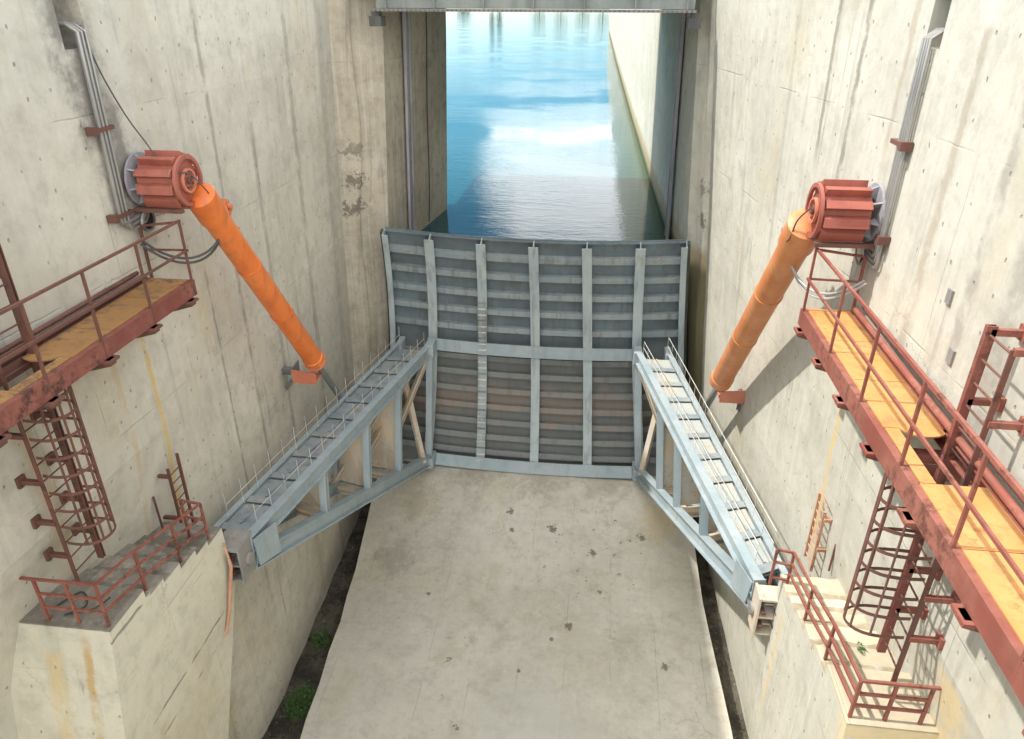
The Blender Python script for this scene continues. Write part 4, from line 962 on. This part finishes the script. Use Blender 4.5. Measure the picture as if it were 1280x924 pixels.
# ------------------------------------------------------------------ stair blocks with landings
def stairs(side):
    s_ = side
    if s_ < 0:
        xe = -4.93; xw = -6.8; yf = 6.62; ze = [(6.62, 7.45, 8.42), (7.45, 7.92, 8.26), (7.92, 8.38, 8.12), (8.38, 8.84, 7.99), (8.84, 9.22, 7.87), (9.22, 9.72, 7.76)]
        lab = 'left concrete stair block with six grimy steps falling towards the anchorage'; bm_, sm = 'concrete_block', 'concrete_steps_left'
    else:
        xe = 5.14; xw = 6.5; yf = 6.30; ze = [(6.30, 7.2, 8.50), (7.2, 7.7, 8.34), (7.7, 8.2, 8.20), (8.2, 8.62, 8.07), (8.62, 9.0, 7.96), (9.0, 9.6, 7.85)]
        lab = 'right concrete stair block with sunlit crumbling cream steps'; bm_, sm = 'concrete_block', 'concrete_steps_right'
    t = thing('stair_block', lab, 'stairs', (xe, yf, 8))
    # body: profile in y,z; front face battered down towards the viewer
    prof = [(yf, 8.26)] + [(b, z-.16) for a, b, z in ze for b in (a, b)][1:]
    prof = [(yf, ze[0][2]-.03)]
    for a, b, z in ze: prof += [(a+.002, z-.03), (b-.002, z-.03)]
    bot_z = .0
    prof2 = prof + [(ze[-1][1], 6.2), (ze[-1][1]-1.9, 4.6), (yf-1.3, -.5), (yf-1.7, -.5)]
    mb = MB()
    front = [(yf-1.9 if s_ < 0 else yf-1.0, -.5)]
    loop = prof + [(ze[-1][1], 6.3), (8.2, 3.2), (6.8, -.5)] + front
    A = [V((xe, y, z)) for y, z in loop]; B = [V((xw, y, z)) for y, z in loop]
    i0 = len(mb.v); n = len(loop); mb.v += A+B
    mb.f.append(tuple(i0+k for k in range(n))); mb.f.append(tuple(i0+n+k for k in reversed(range(n))))
    for k in range(n): mb.f.append((i0+k, i0+(k+1) % n, i0+n+(k+1) % n, i0+n+k))
    part('block_body', mb, bm_ if s_ < 0 else 'concrete_right', t)
    rd = random.Random(11+s_)
    for i, (a, b, z) in enumerate(ze):
        nose = .0
        mbs = MB(); nx = 7; xs = [lerp(xe-.012*s_*0, xw, k/nx) for k in range(nx+1)]
        jag = [(rd.uniform(-.03, .03) if s_ > 0 else rd.uniform(-.012, .012)) for _ in xs]; jz = [rd.uniform(-.012, .004) for _ in xs]
        for k in range(nx):
            a0, a1 = a, a; b0, b1 = b+jag[k]-.004, b+jag[k+1]-.004
            mbs.hexa([(xs[k], a0, z-.028), (xs[k+1], a1, z-.028), (xs[k+1], b1, z-.028), (xs[k], b0, z-.028)], [(xs[k], a0, z), (xs[k+1], a1, z), (xs[k+1], b1, z+jz[k+1]), (xs[k], b0, z+jz[k])])
        if i:      # dark strip standing in for the nosing shadow at each riser
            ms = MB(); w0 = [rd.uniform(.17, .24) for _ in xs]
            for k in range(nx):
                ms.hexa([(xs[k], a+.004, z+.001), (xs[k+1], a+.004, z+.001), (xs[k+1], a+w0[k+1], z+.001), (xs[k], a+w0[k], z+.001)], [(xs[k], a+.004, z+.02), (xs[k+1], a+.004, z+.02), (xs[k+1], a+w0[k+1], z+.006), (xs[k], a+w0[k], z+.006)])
            part('riser_shade', ms, 'concrete_break' if s_ < 0 else 'riser_shade_pale', t)
        part('step', mbs, sm, t, label='wide top landing' if i == 0 else None)
    return ze, xe
zeL, xeL = stairs(-1); zeR, xeR = stairs(1)

def stair_rail(side):
    s_ = side
    if s_ < 0:
        P = [((-4.99, 6.70), 8.42), ((-4.99, 7.57), 8.26), ((-4.99, 8.50), 8.0), ((-4.99, 9.36), 7.76)]; F_ = [((-5.45, 6.70), 8.42), ((-5.93, 6.70), 8.42)]; ht = .80; lab = 'red railing round the grimy left landing and down its steps'
    else:
        P = [((5.2, 6.40), 8.50), ((5.2, 7.42), 8.34), ((5.2, 8.38), 8.07), ((5.2, 9.40), 7.85)]; F_ = [((5.62, 6.40), 8.50), ((6.04, 6.40), 8.50)]; ht = .66; lab = 'red railing round the sunlit right landing and down its steps'
    t = thing('stair_railing', lab, 'railing', (P[0][0][0], P[0][0][1], P[0][1]))
    M = 'rail_red' if s_ > 0 else 'rail_red'; wr_ = .038
    allp = P+F_
    for (x, y), z in allp:
        part('post', MB().box(x-wr_/2, x+wr_/2, y-wr_/2, y+wr_/2, z-.02, z+ht), M, t)
    for f_ in (1.0, .66, .34):
        for (a, za), (b, zb) in zip(P, P[1:]):
            part('rail', MB().beam((a[0], a[1], za+ht*f_), (b[0], b[1], zb+ht*f_), .035, .035), M, t)
        last = F_[-1]; a, za = P[0]
        xend = (XL(6.7, 8.8) if s_ < 0 else XR(6.4, 9))
        part('rail', MB().beam((a[0], a[1], za+ht*f_), (xend if f_ == 1.0 else last[0][0], a[1], za+ht*f_), .035, .035), M, t)
    # small end frame beside the anchorage
    (x, y), z = P[-1]; x2 = x-.42*(-s_) if s_ < 0 else x-.0
    if s_ < 0:
        x2 = x-.36; part('post', MB().box(x2-.02, x2+.02, y-.02, y+.02, z-.02, z+ht+.05), M, t)
        for f_ in (1.0, .55): part('rail', MB().beam((x, y, z+ht*f_), (x2, y, z+ht*f_+.05), .035, .035), M, t)
    else:
        x2 = x-.26; y2 = y+.05
        part('post', MB().box(x2-.02, x2+.02, y2-.02, y2+.02, z-.1, z+ht), M, t)
        for f_ in (1.0, .6, .1): part('rail', MB().beam((x, y, z+ht*f_), (x2, y2, z+ht*f_), .035, .035), M, t)
stair_rail(-1); stair_rail(1)

# short plain ladders on the walls beyond the stairs
def small_ladder(side):
    s_ = side
    if s_ < 0: x, ya, yb, z0, z1, m1, lab = -5.75, 9.75, 10.1, 7.35, 8.95, 'rust_dark', 'short dark ladder standing at the foot of the left steps'
    else: x, ya, yb, z0, z1, m1, lab = 5.85, 10.2, 10.6, 7.45, 8.75, 'rust_pipe', 'short rusty ladder against the wall behind the right steps'
    t = thing('short_ladder', lab, 'ladder', (x, ya, z0))
    for k, y in enumerate((ya, yb)): part('stringer', MB().beam((x-(0.0 if k else .0), y, z0), (x, y+.03, z1+(.1 if k else 0)), .05, .035, (0, 1, 0)), m1, t)
    p0 = part('rung', MB().tube([(x, ya, z0+.1), (x, yb, z0+.1)], .013, 6), m1, t)
    copies('rung', p0, [wloc(p0)+V((0, 0, .19*k)) for k in range(1, 8)], t)
    for z in (z0+.5, z1-.15):
        xw = (XL if s_ < 0 else XR)(ya, z); part('wall_clip', MB().box(min(x, xw), max(x, xw), ya-.03, ya+.03, z-.03, z+.03), m1, t)
small_ladder(-1); small_ladder(1)
tag(part('rebar', MB().tube([(-5.95, 9.5, 7.7), (-5.98, 9.52, 8.5)], .02, 6), 'rust_dark'), 'thin bent bar standing beside the short dark ladder', 'bar')
tag(part('rebar', MB().tube([(6.0, 9.85, 7.8), (6.02, 9.9, 8.35)], .018, 6), 'rust_dark'), 'thin bar standing on the crumbling step by the short rusty ladder', 'bar')
# rusty down pipe below each stair block
dp = MB().tube([(-4.85, 9.55, 7.5), (-4.84, 9.6, 6.9), (-4.88, 9.3, 6.1), (-4.9, 9.1, 5.75), (-4.98, 8.95, 5.6)], [.02, .035, .035, .03, .02], 8)
tag(part('rusty_pipe', dp, 'rust_pipe', smooth=True), 'peeling rusty pipe hanging below the end of the left stair block', 'pipe')
# loose cable on left landing
tag(part('rope', MB().tube(spline([(-6.0, 6.9, 8.45), (-5.8, 7.25, 8.45), (-5.55, 7.0, 8.45), (-5.75, 6.8, 8.45), (-5.4, 6.95, 8.46), (-5.3, 7.2, 8.45)]), .013, 5), 'rubber', smooth=True), 'loose black rope lying coiled on the left landing', 'rope')

# small wall boxes and bolts on the right wall
for (y, z, lab) in ((8.55, 13.35, 'upper small rusty plate bolted to the wall above the right walkway'), (8.15, 12.75, 'lower small grey plate on the wall above the right walkway')):
    x = XR(y, z); tag(part('wall_plate', MB().box(x-.03, x, y-.06, y+.06, z-.09, z+.09), 'anchor_steel'), lab, 'plate')

# weeds in the gutter
def weed(c_, n, rad, hgt, lab, seed, sz=(.05, .11)):
    rd = random.Random(seed); t = thing('weed_clump', lab, 'plant', c_)
    st = MB(); lf = MB(); lf.open = True
    for k in range(max(5, n//30)):
        a = rd.uniform(0, 6.28); r_ = rd.uniform(0, rad*.8); q = V(c_)+V((r_*math.cos(a), r_*math.sin(a)*1.3, hgt*rd.uniform(.5, 1)))
        st.tube([V(c_)+V((r_*.4*math.cos(a), r_*.5*math.sin(a), 0)), q], .008, 4)
    for _ in range(n):
        a = rd.uniform(0, 6.28); r_ = rad*math.sqrt(rd.random())
        p = V(c_)+V((r_*math.cos(a), r_*math.sin(a)*1.4, hgt*rd.random()*(1-.5*r_/rad)))
        u = V((rd.uniform(-1, 1), rd.uniform(-1, 1), rd.uniform(-.4, .8))).normalized(); v_ = u.cross(V((0, 0, 1))).normalized(); s_ = rd.uniform(*sz)
        lf.face([p, p+u*s_*.5+v_*s_*.32, p+u*s_, p+u*s_*.5-v_*s_*.32])
    part('stem', st, 'leaf', t); part('leaves', lf, 'leaf', t, kind='stuff')
weed((-5.25, 11.75, .05), 700, .34, .45, 'green weed clump growing in the left gutter', 3)
weed((-5.5, 13.9, .05), 160, .25, .2, 'small mossy weeds further up the left gutter', 4)
weed((5.75, 7.66, 8.34), 40, .06, .05, 'tiny weeds sprouting on the crumbling right steps', 5, (.02, .05))

# rubble along the gutters
rb = MB(); rd = random.Random(9)
for _ in range(500):
    y = rd.uniform(9, 20); L = rd.random() < .55
    if L: x = rd.uniform(XL(y, 0)+.05, fl(y)-.05)
    else: x = rd.uniform(fr(y)+.03, XR(y, 0)-.05)
    s_ = rd.uniform(.015, .06); p = V((x, y, gz(y)+.03)); 
    tv = [p+V((rd.uniform(-1, 1), rd.uniform(-1, 1), rd.uniform(-.4, .8)))*s_ for _ in range(4)]
    i = len(rb.v); rb.v += tv; rb.f += [(i, i+1, i+2), (i, i+2, i+3), (i, i+3, i+1), (i+1, i+3, i+2)]
o = part('gutter_rubble', rb, 'concrete_break', kind='stuff'); tag(o, 'loose stones and silt lying in the dark side gutters', 'rubble')
